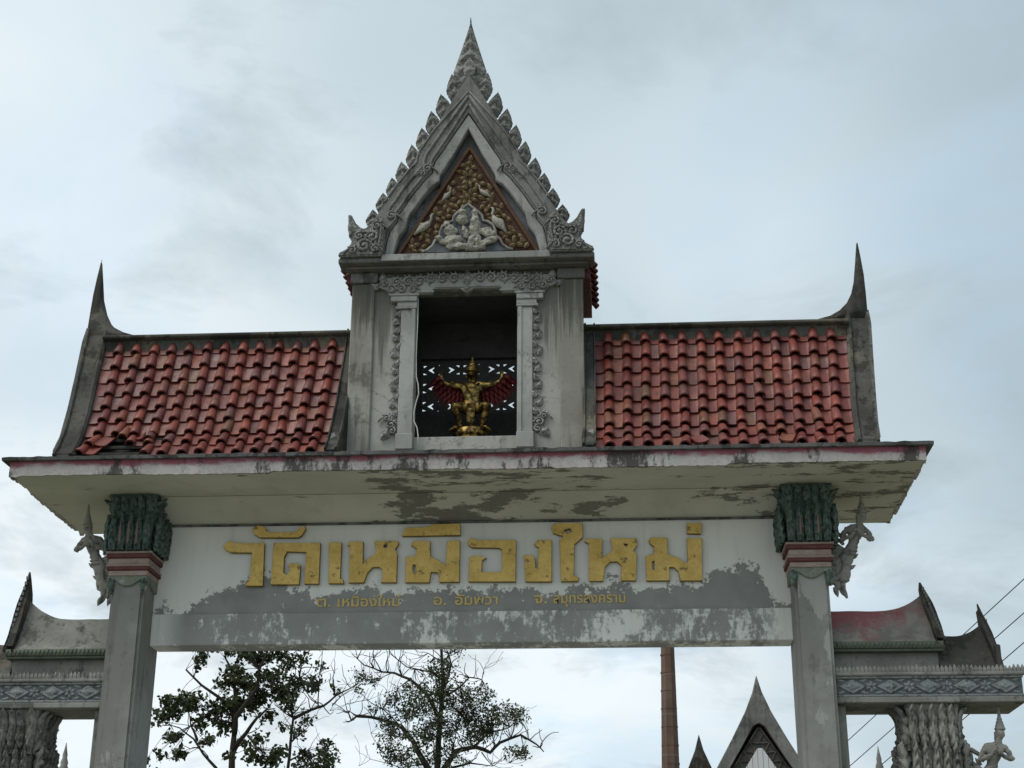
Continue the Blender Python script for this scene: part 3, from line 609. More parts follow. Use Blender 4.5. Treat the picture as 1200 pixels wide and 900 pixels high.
for s in (-1, 1):
    root = gate
    x_in0, x_in1, x_out0, x_out1 = 1.53, 1.53, 4.60, 4.44
    r = random.Random(20+s)
    # dark deck under the tiles, and the rear slope
    front = [(p[0]+.045, p[1]-.02) for p in PROF]
    body = [(.39, 9.04)]+front+[(-.74, 7.172), (1.52, 7.172)]+[(.78-p[0]-.0, p[1]) for p in PROF[::-1]]
    m = MB(); lo, hi = min(s*1.39, s*4.5), max(s*1.39, s*4.5)
    m.yz(body, lo, hi); m.build('roof_deck', M['batten'], gate)
    m = MB(); rows = []
    for i in range(41):                                    # rear slope: one ridged sheet, never seen from the road
        x = s*(1.4+3.1*i/40); hgt = .03 if i % 3 == 0 else 0
        rows.append([(x, .78-p[0]+.02+hgt, p[1]+.015+hgt*.5) for p in PROF])
    m.loft(rows, cap=False, closed=False); m.build('rear_slope', M['tile'], gate)
    # battens that show where tiles are gone
    if s < 0:
        for q in (.80, .88, .955):
            (y, z), t = prof(q); m = MB().box(-4.42, -3.2, y-.028, y+.01, z-.02, z+.018); m.bevel(.004); m.build('batten', M['batten'], gate)
    for row in range(ROWS):
        sv = (row+1)/ROWS; f = sv
        xo = x_out0+(x_out1-x_out0)*f
        pitch = (xo-x_in0)/(COLS+.55)
        wave = [.010*math.sin(c*1.7+row*.9+s)+r.uniform(-.006, .006) for c in range(COLS+2)]
        sagx = -.018*math.exp(-((row-7.5)/1.6)**2)
        for c in range(COLS+1):
            col_from_out = COLS-c
            if s < 0 and row >= 7 and 1 <= col_from_out <= 3 and not (row == 7 and col_from_out == 3): continue
            if s < 0 and row == 8 and col_from_out == 0: continue
            x = s*(x_in0+pitch*(c+.27)); ss = sv+wave[c]/SLEN
            w_ = 1.0 if c else .8
            place_tile('pan_tile', PAN, gate, x, ss, .004+r.uniform(0, .006), r.gauss(0, .03), r.gauss(-.005, .022), r.gauss(0, .028), w_*pitch/.215)
        for c in range(COLS):
            col_from_out = COLS-1-c
            if s < 0 and row >= 7 and col_from_out <= 2 and not (row == 7 and col_from_out == 2): continue
            if s > 0 and row == 8 and c in (5, 9): continue
            x = s*(x_in0+pitch*(c+.77)); ss = sv+wave[c]/SLEN+r.uniform(-.004, .004)
            bend = .0
            if row >= 6: bend = .06*math.sin(c*2.3+s*2)*(row-5)/3
            place_tile('cap_tile', CAP, gate, x+r.uniform(-.006, .006)+bend*.12, ss, .020+r.uniform(0, .006), r.gauss(0, .035)+bend, r.gauss(-.015, .025), r.gauss(0, .05))
    if s < 0:                                              # slipped group left lying at the outer corner
        for (x, sv, yaw, me, nm, lf) in ((-4.28, .985, -.16, PAN, 'pan_tile', .02), (-4.20, .90, -.20, PAN, 'pan_tile', .03), (-4.40, .99, -.16, CAP, 'cap_tile', .03), (-4.34, .90, -.18, CAP, 'cap_tile', .035),
                                         (-3.98, .835, .05, CAP, 'cap_tile', .05), (-3.66, .855, -.03, CAP, 'cap_tile', .045), (-3.82, .835, .06, PAN, 'pan_tile', .03)):
            place_tile(nm, me, gate, x, sv, lf, yaw, -.03)
    else:
        for (x, sv, yaw) in ((2.74, .985, .4), (3.66, .985, -.3)):
            place_tile('pan_tile', PAN, gate, x, sv, .035, yaw, -.05)

    # ridge moulding
    m = MB(); a, b_ = sorted((s*1.39, s*4.62))
    m.yz([(.13, 9.06), (.10, 9.075), (.10, 9.105), (.16, 9.135), (.62, 9.135), (.68, 9.105), (.68, 9.075), (.65, 9.06), (.61, 9.05), (.60, 8.86), (.18, 8.86), (.17, 9.05)], a, b_)
    m.bevel(.006); m.build('ridge_cap', M['ridge'], gate)
    # upswept horn at the roof end: follows the ridge, then curls up to a point
    ho = [(3.85, 9.00), (3.85, 9.136), (4.05, 9.145), (4.25, 9.175), (4.42, 9.225), (4.55, 9.30), (4.65, 9.41), (4.72, 9.55), (4.775, 9.75), (4.815, 10.0), (4.846, 10.27), (4.853, 10.27), (4.875, 10.05), (4.892, 9.80), (4.893, 9.55), (4.888, 9.30), (4.885, 9.0)]
    m = MB(); rings = []
    for f, e in ((-1, .62), (-.75, 1), (.75, 1), (1, .62)):
        cxm = [(p[0], p[1]) for p in ho]; ring_ = []
        for x, z in ho:
            th = .16*(1-.90*max(0, min(1, (z-9.15)/1.1))**.8); k = .012*(1-e)*2
            ring_.append((s*(x+(k if x < 4.80 and z > 9.1 else -k*.6)), .39+th*f, z-(k if z > 9.1 else 0)))
        rings.append(ring_)
    m = MB().loft(rings); m.jitter(.006, 9); horn = m.build('horn_finial', M['dark'], gate, True)
    if s < 0: MB().tube([(-4.848, .39, 10.24), (-4.850, .39, 10.31)], .004, 5).build('lightning_pin', M['wire'], gate)
    # slanting verge boards at both ends of the slope
    def board(name, xa0, xa1, xb0, xb1, s0, s1, thick, mat, fringe=False):
        sec = []
        K = 14
        for i in range(K+1):
            q = s0+(s1-s0)*i/K; f = max(0, min(1, q)); (y, z), t = prof(min(1, max(0, q)))
            if q < 0: y, z = y-t.y*(-q)*SLEN, z-t.z*(-q)*SLEN
            if q > 1: y, z = y+t.y*(q-1)*SLEN, z+t.z*(q-1)*SLEN
            nrm = Vector((1, 0, 0)).cross(-t)
            x0 = xa0+(xb0-xa0)*f; x1 = xa1+(xb1-xa1)*f; w_ = x1-x0
            ring = [(x0, -.14), (x0, .075), (x0+.10*w_, .105), (x0+.20*w_, .105), (x0+.26*w_, .07), (x1-.16*w_, .07), (x1-.10*w_, .10), (x1, .10), (x1, -.14)]
            sec.append([(s*x, y+nrm.y*h*thick, z+nrm.z*h*thick) for x, h in ring])
        m = MB().loft(sec); m.jitter(.008, 6); return m.build(name, mat, gate)
    vb = board('verge_board', 4.60, 4.88, 4.43, 4.68, -.14, 1.02, 1.0, M['dark'])
    m = MB()
    for i in range(64):                                    # small notched fringe along the outer edge
        q = -.10+1.06*i/63; f = max(0, min(1, q)); (y, z), t = prof(f)
        if q < 0: y, z = y-t.y*(-q)*SLEN, z-t.z*(-q)*SLEN
        nrm = Vector((1, 0, 0)).cross(-t); x = 4.88+(4.68-4.88)*f; hh = .011+.009*rnd.random()
        c = Vector((s*x, y, z))+nrm*.055
        m.box(c.x-.018, c.x+.018, c.y-.05, c.y+.05, c.z-hh, c.z+hh)
    m.build('edge_fringe', M['gable'], vb, kind='stuff')
    board('verge_board', 1.40, 1.545, 1.385, 1.545, -.05, .99, .9, M['dark'])
    m = MB().yz([(-.80, 7.175), (-.80, 7.25), (-.72, 7.34), (-.48, 7.62), (-.35, 7.80), (-.28, 7.80), (-.28, 7.2)], *sorted((s*1.405, s*1.53)))
    m.bevel(.012); m.jitter(.01, 5); m.build('verge_foot', M['gable'], gate)
    m = MB().yz([(-.86, 7.175), (-.86, 7.225), (-.80, 7.27), (-.70, 7.31), (-.58, 7.40), (-.58, 7.175)], *sorted((s*4.42, s*4.695)))
    m.bevel(.01); m.build('verge_foot', M['dark'], gate)

# ---- niche tower -------------------------------------------------------------------
TX, TY0, TY1, TZ0, TZ1 = 1.385, -.22, 1.02, 7.172, 9.74
front = curve_mesh([[(-TX, TZ0), (TX, TZ0), (TX, TZ1), (-TX, TZ1)], [(-.62, 7.41), (-.62, 9.45), (.62, 9.45), (.62, 7.41)]], .16)
shift(front, (0, TY0+.16, 0)); setmat(front, M['tower'])
o = link('tower_front', shift(front, -wl(gate)), gate, wl(gate))
for s in (-1, 1):
    MB().box(*sorted((s*(TX-.14), s*(TX-.001))), TY0+.162, TY1, TZ0, TZ1).build('tower_side', M['pilaster'], gate)
    m = MB().box(*sorted((s*1.13, s*(TX+.03))), TY0-.045, TY0-.002, TZ0, 9.56); m.bevel(.012); m.build('pilaster', M['pilaster'], gate)
    m = MB().box(*sorted((s*1.10, s*(TX+.05))), TY0-.075, TY0-.002, 9.562, 9.70); m.bevel(.012); m.build('pilaster_cap', M['gable'], gate)
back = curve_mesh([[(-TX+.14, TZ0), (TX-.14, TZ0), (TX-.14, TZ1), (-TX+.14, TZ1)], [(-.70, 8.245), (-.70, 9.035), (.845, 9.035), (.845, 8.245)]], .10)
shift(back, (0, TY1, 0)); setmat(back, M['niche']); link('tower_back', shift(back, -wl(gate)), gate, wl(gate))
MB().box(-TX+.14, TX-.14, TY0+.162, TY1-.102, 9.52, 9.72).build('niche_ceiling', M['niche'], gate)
MB().box(-TX+.14, TX-.14, TY0+.162, TY1-.102, 7.172, 7.59).build('niche_floor', M['gable'], gate)
MB().box(-.615, .615, TY0+.02, TY0+.161, 7.411, 7.575).bevel(.006).build('sill', M['tower'], gate)
for s in (-1, 1):
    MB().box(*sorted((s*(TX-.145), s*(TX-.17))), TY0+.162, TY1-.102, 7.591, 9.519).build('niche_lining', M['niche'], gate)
# pierced ventilation blocks
def ventmesh():
    k = .00149; W_, H_ = .514, .249
    def cell(flip):
        out = []
        for poly in ([(8, 12), (48, 10), (12, 36)], [(8, 78), (48, 96), (8, 100)], [(46, 54), (98, 26), (104, 36), (84, 55), (104, 78), (98, 86)]):
            q = [(.012+a*k, .205-b_*k) for a, b_ in poly]
            out.append([(W_-x, z) for x, z in q][::-1] if flip else q)
        return out
    holes = cell(False)+cell(True)
    for (a, z) in ((.215, .19), (.215, .06)): holes.append([(a, z), (a+.012, z+.01), (a+.02, z), (a+.01, z-.01)])
    me = curve_mesh([[(.0, .0), (W_, .0), (W_, H_), (.0, H_)]]+holes, .022); return setmat(me, M['vent'])
VENT = ventmesh()
for i in range(3):
    for j in range(3): link('vent_block', VENT, gate, (-.70+.515*i, TY1-.012+.0007*(i % 2)+.0013*j, 8.287+.249*j))
MB().box(-.75, .90, TY1-.05, TY1-.02, 8.20, 8.2868).build('vent_sill', M['niche'], gate)

# cornice, lintel and jamb carving
MB().box(-1.56, 1.56, -.50, TY0-.002, 9.735, 9.80).bevel(.012).jitter(.004, 8).build('cornice', M['gable'], gate)
MB().box(-1.48, 1.48, -.40, TY0-.002, 9.702, 9.7345).bevel(.006).build('cornice', M['gable'], gate)
lint = MB().xz(sym([(0, 9.70)][:0]+[(0.0001, 9.415), (.05, 9.44), (.08, 9.465), (.42, 9.465), (.42, 9.405), (.60, 9.405), (.60, 9.372), (.93, 9.372), (1.0, 9.47), (1.08, 9.50), (1.08, 9.56), (1.02, 9.62), (.0001, 9.66)]), TY0-.055, TY0-.002)
lint.bevel(.008); lint = lint.build('door_lintel', M['carvedflat'], gate)
for s in (-1, 1):
    for x0, x1, z0, z1, d in ((.0, .40, 9.475, 9.50, .075), (.40, .60, 9.412, 9.44, .075), (.58, .95, 9.375, 9.40, .08)):
        m = MB().box(*sorted((s*x0, s*x1)), TY0-d, TY0-.0555, z0, z1); m.bevel(.006); m.build('moulding', M['carvedflat'], lint)
def scroll_mesh(hand):
    m = MB(); pts = spiral((0, 0), .062, 1.5, math.pi*.9 if hand > 0 else math.pi*.1, -hand, .02, tail=[(-hand*.13, .005, -.055), (-hand*.10, 0, -.01)])
    m.tube(pts, [.010+.008*math.sin(math.pi*min(1, i/len(pts)*1.2)) for i in range(len(pts))], 5)
    m.ell((0, -.012, 0), (.020, .022, .020), 6, 4)
    for a in (60, 100, 140): 
        aa = R_(a); m.ell((hand*.072*math.cos(aa), -.004, .072*math.sin(aa)), (.012, .014, .026), 5, 4, Euler((0, R_(90)-aa if hand > 0 else aa-R_(90), 0)))
    return m.mesh('scroll', M['carved'], True)
SCR = {1: scroll_mesh(1), -1: scroll_mesh(-1)}
for s in (-1, 1):
    for i in range(6):
        x = s*(.155+.142*i); z = 9.595-(.028 if i > 2 else 0)-(.01 if i > 4 else 0)
        link('scroll', SCR[s], lint, (x, TY0-.062, z), scale=(1, 1.3, 1.05))
    for i, (x, z, k) in enumerate(((.66, 9.46, .8), (.80, 9.465, .85), (.93, 9.47, .9), (1.02, 9.54, .7))):
        link('scroll', SCR[-s if i % 2 else s], lint, (s*x, TY0-.07, z), scale=(k, 1.2, k))
LEAFC = leaf_mesh(.13, .20, .07, M['carved'], 'flame', 6, 9, False)
link('leaf_boss', LEAFC, lint, (0, TY0-.05, 9.50), scale=(1.1, 1.4, 1.15))
link('leaf_boss', LEAFC, lint, (0, TY0-.05, 9.50), rot=(0, math.pi, 0), scale=(.9, 1.4, .5))
for s in (-1, 1):
    link('leaf_boss', LEAFC, lint, (s*1.03, TY0-.04, 9.56), rot=(0, s*.12, 0), scale=(.85, 1.3, .8))
    link('leaf_boss', LEAFC, lint, (s*1.08, TY0-.04, 9.50), rot=(0, s*1.1, 0), scale=(.7, 1.2, .6))
    jm = MB().box(*sorted((s*.615, s*.80)), TY0-.045, TY0-.002, 7.60, 9.20); jm.bevel(.008)
    jm.box(*sorted((s*.625, s*.668)), TY0-.062, TY0-.0455, 7.60, 9.20)
    jm = jm.build('door_jamb', M['carvedflat'], gate)
    m = MB()
    for z0, z1, x1, d in ((9.205, 9.235, .87, .07), (9.236, 9.30, .85, .055), (9.301, 9.37, .93, .075)): m.box(*sorted((s*.605, s*x1)), TY0-d, TY0-.002, z0, z1)
    m.bevel(.008); m.build('jamb_cap', M['carvedflat'], jm)
    m = MB().box(*sorted((s*.61, s*.815)), TY0-.07, TY0-.002, 7.40, 7.598); m.bevel(.008); m.build('jamb_foot', M['carvedflat'], jm)
    for i in range(13):                                    # vine of small curled leaves beside the jamb
        z = 7.82+.108*i; a = (.5 if i % 2 else -.55)
        link('vine_leaf', LEAFC, jm, (s*(.85+.012*math.sin(i*2.1)), TY0-.012, z), rot=(0, s*a, 0), scale=(.62, 1.2, .62))
        link('vine_scroll', SCR[s if i % 2 else -s], jm, (s*(.852+(.018 if i % 2 else -.018)), TY0-.022, z+.02), scale=(.48, .9, .48))
    for x, z, k, h in ((.88, 7.72, .95, 1), (.93, 7.80, .8, -1), (.86, 7.64, .8, -1)):
        link('vine_scroll', SCR[h*s], jm, (s*x, TY0-.03, z), scale=(k, 1.3, k))
    link('vine_leaf', LEAFC, jm, (s*.90, TY0-.02, 7.66), rot=(0, s*2.5, 0), scale=(1.0, 1.4, .8))

# ---- spired gable -------------------------------------------------------------------
BO = [(0, 12.37), (.10, 12.21), (.24, 11.95), (.37, 11.70), (.49, 11.47), (.61, 11.24), (.735, 11.01), (.86, 10.81), (.98, 10.61), (1.105, 10.41), (1.218, 10.205), (1.31, 10.04), (1.40, 9.93), (1.55, 9.82), (1.56, 9.80)]
WO = [(0, 11.82), (.226, 11.44), (.415, 11.13), (.44, 11.04), (.445, 10.97), (.53, 10.88), (.69, 10.66), (.81, 10.46), (.855, 10.40), (.86, 10.30), (.947, 10.18), (.98, 10.05), (.995, 9.95), (1.02, 9.802)]
WI = [(0, 11.60), (.167, 11.25), (.345, 10.94), (.35, 10.86), (.434, 10.80), (.54, 10.66), (.717, 10.39), (.735, 10.30), (.75, 10.22), (.835, 10.10), (.875, 9.97), (.90, 9.86)]
def plate(name, loops, y0, y1, mat, parent, bev=0.0):
    me = setmat(curve_mesh(loops, y1-y0-2*bev, bev), mat); shift(me, Vector((0, y1-bev, 0))-wl(parent)); return link(name, me, parent, wl(parent))
plate('gable_wall', [sym([(0, 12.30)]+[(x-.03, z) for x, z in BO[1:-1]])], -.30, -.2201, M['recess'], gate)
ring = sym(BO)+[(1.03, 9.80)]+sym(WO)[::-1]+[(-1.03, 9.80)]
plate('gable_border', [ring], -.47, -.301, M['gable'], gate, .008)
for s in (-1, 1):                                          # raised bead along the border
    for dx_, dz_, rr_, e0 in ((.11, .10, .020, 10), (.20, .15, .013, 9)):
        MB().tube([(0.010*s, -.474, 11.93+dz_*1.25)]+[(s*(x*.985+dx_), -.474, z+dz_) for x, z in WO[1:e0]], rr_, 6).build('border_bead', M['gable'], gate, True)
    for (x, z, k, h) in ((.50, 11.02, 1.0, 1), (.93, 10.38, 1.0, 1), (.56, 10.95, .7, -1)):
        o = link('border_scroll', SCR[h*s].copy(), gate, (s*x, -.478, z), scale=(k, 1.3, k)); setmat(o.data, M['gable'])
    pts = [(s*(x*.985+.035), -.478, z+.03) for x, z in WO[1:12]]
    MB().tube([(0.012*s, -.478, 11.93)]+pts, .017, 6).build('border_bead', M['gable'], gate, True)
ring = sym([(0, 11.80)]+[(x-.008, z) for x, z in WO[1:]])+[(.90, 9.802)]+sym(WI)[::-1]+[(-.90, 9.802)]
plate('pale_frame', [ring], -.455, -.302, M['frame'], gate, .012)
MB().box(-1.03, 1.03, -.52, -.501, 9.742, 9.83).bevel(.006).build('pale_sill', M['frame'], gate)
MB().box(-.898, .898, -.50, -.302, 9.802, 9.832).build('pale_sill', M['frame'], gate)
tym = MB().xz([(-.875, 9.833), (.895, 9.833), (.0145, 11.385)], -.36, -.302).build('tympanum', M['tymp'], gate)
def bar(p, q, w_, y0, y1, name, mat, parent):
    d = Vector((q[0]-p[0], q[1]-p[1])).normalized(); n_ = Vector((-d.y, d.x))*w_/2
    m = MB().xz([(p[0]+n_.x, p[1]+n_.y), (p[0]-n_.x, p[1]-n_.y), (q[0]-n_.x, q[1]-n_.y), (q[0]+n_.x, q[1]+n_.y)], y0, y1)
    m.bevel(.008); return m.build(name, mat, parent)
bar((-.87, 9.85), (.01, 11.36), .05, -.395, -.3605, 'border', M['tympframe'], tym)
bar((.89, 9.85), (.02, 11.36), .05, -.397, -.3605, 'border', M['tympframe'], tym)
bar((-.88, 9.865), (.90, 9.865), .055, -.40, -.3605, 'border', M['tympframe'], tym)
PET = leaf_mesh(.070, .125, .06, M['tympleaf'], 'petal', 6, 7, False)
def in_tri(x, z, mg=.05):
    f = (z-9.9)/(11.385-9.833)
    return z > 9.91 and abs(x-.012) < .885*(1-(z-9.833)/(11.385-9.833))-mg
def in_arch(x, z):
    if z > 10.53: return False
    if z > 10.32: return abs(x-.01) < .19*(1-(z-10.32)/.21)**.6+.01
    if z > 10.10: return abs(x-.01) < .345
    return abs(x-.01) < .40+(10.10-z)*.55
rows = []
rr = random.Random(4)
rosettes = [(.012, 10.93), (.012, 10.66), (-.26, 10.62), (.29, 10.60), (-.55, 10.20), (.60, 10.16), (.012, 11.14), (-.70, 10.0), (.74, 10.0), (-.42, 10.42), (.45, 10.40), (.56, 9.98)]
spots = []
for cx, cz in rosettes:
    n_ = 7 if (cx, cz) in rosettes[:2] else 6
    for k in range(n_):
        a = 2*math.pi*k/n_+.25; spots.append((cx+.035*math.sin(a), cz+.035*math.cos(a), a, .82))
for k in range(2500):
    x, z = rr.uniform(-.9, .9), rr.uniform(9.92, 11.30)
    if any((x-(p[0]+.05*math.sin(p[2])))**2+(z-(p[1]+.05*math.cos(p[2])))**2 < .060**2 for p in spots): continue
    c = min(rosettes, key=lambda q: (q[0]-x)**2+(q[1]-z)**2)
    a = math.atan2(x-c[0], z-c[1])+rr.uniform(-.6, .6)
    spots.append((x-.05*math.sin(a), z-.05*math.cos(a), a, rr.uniform(.75, .98)))
BIRDS = [(-.52, 10.25, 1, 1.0, .55), (.37, 10.28, -1, 1.1, -.75), (-.25, 10.68, 1, .6, .7), (.20, 10.70, -1, .65, -.5)]
nleaf = 0
for x, z, a, k in spots:
    tx, tz = x+.11*k*math.sin(a), z+.11*k*math.cos(a)
    if not (in_tri(x, z, .03) and in_tri(tx, tz, .035)) or in_arch(tx, tz) or in_arch(x, z): continue
    if any((tx-q[0])**2+(tz-q[1])**2 < (.085*q[3])**2 for q in BIRDS): continue
    link('carved_leaf', PET, tym, (x, -.362, z), rot=(rr.uniform(-.1, .25), a, 0), scale=(k*rr.uniform(.85, 1.15), 1.25, k)); nleaf += 1
# white lobed arch with the figure group, and white birds
arch_half = [(0, 10.545), (.05, 10.50), (.12, 10.44), (.175, 10.38), (.185, 10.31), (.24, 10.30), (.31, 10.25), (.34, 10.17), (.345, 10.10), (.40, 10.05), (.43, 9.98), (.50, 9.92), (.56, 9.905)]
MB().tube([(x+.01, -.41, z) for x, z in [(-a, b_) for a, b_ in arch_half[::-1]]+arch_half[1:]], .018, 6).build('lobed_arch', M['frame'], tym, True)
MB().xz(sym([(0, 10.53), (.11, 10.43), (.165, 10.38), (.175, 10.30), (.30, 10.24), (.335, 10.10), (.42, 9.97), (.53, 9.91)]), -.375, -.3605).build('arch_ground', M['recess'], tym)
fg = MB()
for c, r_, e in (((-.06, -.41, 10.33), (.10, .05, .085), 0), ((-.055, -.42, 10.41), (.06, .05, .055), 0), ((.10, -.42, 10.22), (.075, .06, .20), 0), ((.10, -.42, 10.40), (.055, .045, .055), 0),
                 ((.06, -.42, 10.02), (.055, .05, .13), .15), ((.14, -.42, 10.02), (.05, .05, .13), 0), ((.26, -.41, 10.14), (.15, .05, .07), .5), ((.30, -.41, 10.04), (.12, .045, .055), -.4),
                 ((-.20, -.41, 10.18), (.10, .055, .09), 0), ((-.25, -.42, 10.26), (.055, .045, .05), 0), ((-.18, -.41, 10.04), (.16, .055, .08), -.2), ((-.33, -.41, 10.06), (.09, .045, .04), .6),
                 ((-.10, -.42, 9.96), (.20, .05, .05), 0), ((.10, -.41, 9.93), (.16, .045, .035), 0), ((-.02, -.41, 10.16), (.05, .045, .12), -.3), ((.20, -.41, 9.98), (.05, .045, .09), .5)):
    fg.ell(c, (r_[0]*.84, r_[1], r_[2]*.84), 8, 6, Euler((0, e, 0)))
fo = fg.build('figure_group', M['white'], tym, True)
rm = fo.modifiers.new('r', 'REMESH'); rm.mode = 'VOXEL'; rm.voxel_size = .010; rm.use_smooth_shade = True
fm_ = bpy.data.meshes.new_from_object(fo.evaluated_get(bpy.context.evaluated_depsgraph_get())); fo.modifiers.clear(); fo.data = setmat(roughen(fm_, .022, 17), M['white'])
for x, z, h, k, tilt in BIRDS:
    m = MB()
    c = Vector((x, -.40, z)); ax = Vector((h*math.cos(tilt*h if h > 0 else tilt), 0, math.sin(abs(tilt)))).normalized()
    def at(u, v): return c+ax*u*k+Vector((-ax.z*h, 0, ax.x*h))*v*k
    m.tube([at(-.17, -.02), at(-.10, -.005), at(-.04, .0), at(.04, .01), at(.09, .03)], [.012*k, .026*k, .045*k, .042*k, .02*k], 7)
    m.tube([at(.08, .02), at(.12, .05), at(.14, .09), at(.165, .10), at(.19, .095)], [.02*k, .016*k, .016*k, .014*k, .003*k], 6)
    m.tube([at(-.13, .0), at(-.02, .05), at(.06, .03)], [.01*k, .028*k, .01*k], 5)
    m.build('bird_relief', M['white'], tym, True)
# flame leaves up both edges, finial at the tip, serpent heads at the feet
FL = leaf_mesh(.238, .41, .10, M['leafstone'], 'flame', 8, 16)
ATT = [(.165, 12.09), (.30, 11.83), (.43, 11.585), (.55, 11.35), (.675, 11.12), (.80, 10.905), (.92, 10.705), (1.045, 10.505), (1.165, 10.30)]
TIP = [(.232, 12.437), (.367, 12.144), (.485, 11.90), (.60, 11.658), (.72, 11.418), (.845, 11.177), (.955, 10.955), (1.06, 10.741), (1.178, 10.51)]
for s in (-1, 1):
    for i, ((ax, az), (tx, tz)) in enumerate(zip(ATT, TIP)):
        d = Vector((tx-ax, tz-az)); k = d.length/.40*1.13; kw = 1.0-.02*i+rnd.uniform(-.03, .03)
        a = math.atan2(d.x, d.y)
        bx, bz = tx-d.x/d.length*.40*k, tz-d.y/d.length*.40*k
        link('flame_leaf', FL, gate, (s*bx, -.385, bz), rot=(0, s*a, 0), scale=(kw, 1.1, k))
FIN = leaf_mesh(.43, 1.03, .13, M['leafstone'], 'finial', 12, 30)
link('spire_finial', FIN, gate, (.002, -.385, 12.22))
MB().tube([(0, -.385, 13.22), (0, -.385, 13.30)], [.012, .004], 5).build('finial_tip', M['wire'], gate)
link('finial_boss', leaf_mesh(.16, .30, .06, M['leafstone'], 'petal', 8, 10, False), gate, (0, -.445, 12.36))
NG = [(1.02, 9.802), (1.55, 9.802), (1.56, 9.845), (1.46, 9.90), (1.395, 9.985), (1.395, 10.04), (1.435, 10.06), (1.455, 10.36), (1.44, 10.385), (1.405, 10.35), (1.355, 10.25), (1.295, 10.19), (1.235, 10.165), (1.215, 10.20), (1.12, 10.30), (1.06, 10.36), (.985, 10.20), (1.0, 10.0)]
for s in (-1, 1):
    m = MB().xz(NG if s > 0 else mirror(NG), -.56, -.4705); m.bevel(.016, 2); nh = m.build('serpent_head', M['leafstone'], gate)
    for (x, z, k, h) in ((1.24, 9.93, 1.45, 1), (1.14, 10.05, 1.25, -1), (1.30, 10.06, 1.05, 1), (1.10, 9.88, .9, 1), (1.38, 9.87, .85, -1), (1.09, 10.20, 1.0, 1)):
        o = link('scroll', SCR[h*s].copy(), nh, (s*x, -.565, z), scale=(k, 1.5, k)); setmat(o.data, M['leafstone'])
    link('leaf_boss', (lambda me: setmat(me, M['leafstone']))(LEAFC.copy()), nh, (s*1.405, -.56, 10.08), rot=(0, s*.08, 0), scale=(.6, .9, 1.35))
    for k in range(3):
        pts = [(s*(1.05+.05*k), -.565, 10.28-.03*k), (s*(1.035+.05*k), -.572, 10.12), (s*(1.05+.05*k), -.572, 9.98), (s*(1.09+.04*k), -.565, 9.86)]
        MB().tube(pts, [.006, .016, .016, .006], 5).build('neck_scale', M['leafstone'], nh, True)
# steep tower roof running back behind the gable
for s in (-1, 1):
    m = MB(); rows = []
    prf = [(0, 12.20), (.35, 11.55), (.72, 10.86), (1.06, 10.27), (1.30, 9.98), (1.50, 9.81)]
    for j in range(37):
        y = -.215+1.38*j/36; bump = .035*max(0, math.sin(j*math.pi/3)) ** .6 if math.sin(j*math.pi/3) > 0 else 0
        rows.append([(s*(x+bump*.85), y, z+bump*.5) for x, z in prf]+[(s*(x-.05), y, z-.06) for x, z in prf[::-1]])
    m.loft(rows); tr = m.build('tower_roof', M['tile'], gate)
    for j in range(8):
        y = -.13+.172*j
        mat = Matrix((Vector((0, s, 0)), Vector((s*-.55, 0, .835)), Vector((s*.835, 0, .55)))).transposed()
        for k in range(2):
            link('cap_tile', CAP, tr, Vector((s*(1.535-.14*k), y, 9.765+.165*k)), rot=mat.to_euler(), scale=(1.0, .8, .8))
    MB().box(*sorted((s*(TX+.001), s*1.50)), TY0+.02, TY1, 9.60, 9.734).build('eave_beam', M['maroon'], gate)

# ---- gold lettering -----------------------------------------------------------------
for outl, holes in LETTERS:
    me = setmat(curve_mesh([outl]+holes, .050, .007), M['gold']); shift(me, (0, .423, 0))
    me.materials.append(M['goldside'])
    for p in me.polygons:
        if p.normal.y > -.5: p.material_index = 1  # sides and undersides get the painted-in shade, fronts stay gold
    link('letter', shift(me, -wl(gate)), gate, wl(gate))
def words(txt, x0, x1, z, h):
    cu = bpy.data.curves.new('words', 'FONT'); cu.body = txt; cu.size = 1; cu.extrude = .06; cu.offset = .012
    ob = bpy.data.objects.new('words', cu); me = bpy.data.meshes.new_from_object(ob); bpy.data.objects.remove(ob)
    xs = [v.co.x for v in me.vertices]; ys = [v.co.y for v in me.vertices]
    kx = (x1-x0)/(max(xs)-min(xs)); kz = h
    mn = min(xs)
    for v in me.vertices:
        x, y, z_ = v.co; v.co = ((x-mn)*kx+x0, .4245-(z_+.06)*.10, z+y*kz)
    setmat(me, M['goldedge']); link('small_lettering', shift(me, -wl(gate)), gate, wl(gate))
for t_, a, b_, z in (('\u0e15.', -1.79, -1.62, 5.700), ('\u0e40\u0e2b\u0e21\u0e37\u0e2d\u0e07\u0e43\u0e2b\u0e21\u0e48', -1.537, -.80, 5.697), ('\u0e2d.', -.40, -.25, 5.706), ('\u0e2d\u0e31\u0e21\u0e1e\u0e27\u0e32', -.147, .354, 5.703), ('\u0e08.', .78, .93, 5.711), ('\u0e2a\u0e21\u0e38\u0e17\u0e23\u0e2a\u0e07\u0e04\u0e23\u0e32\u0e21', 1.002, 1.844, 5.711)):
    words(t_, a, b_, z, .165)

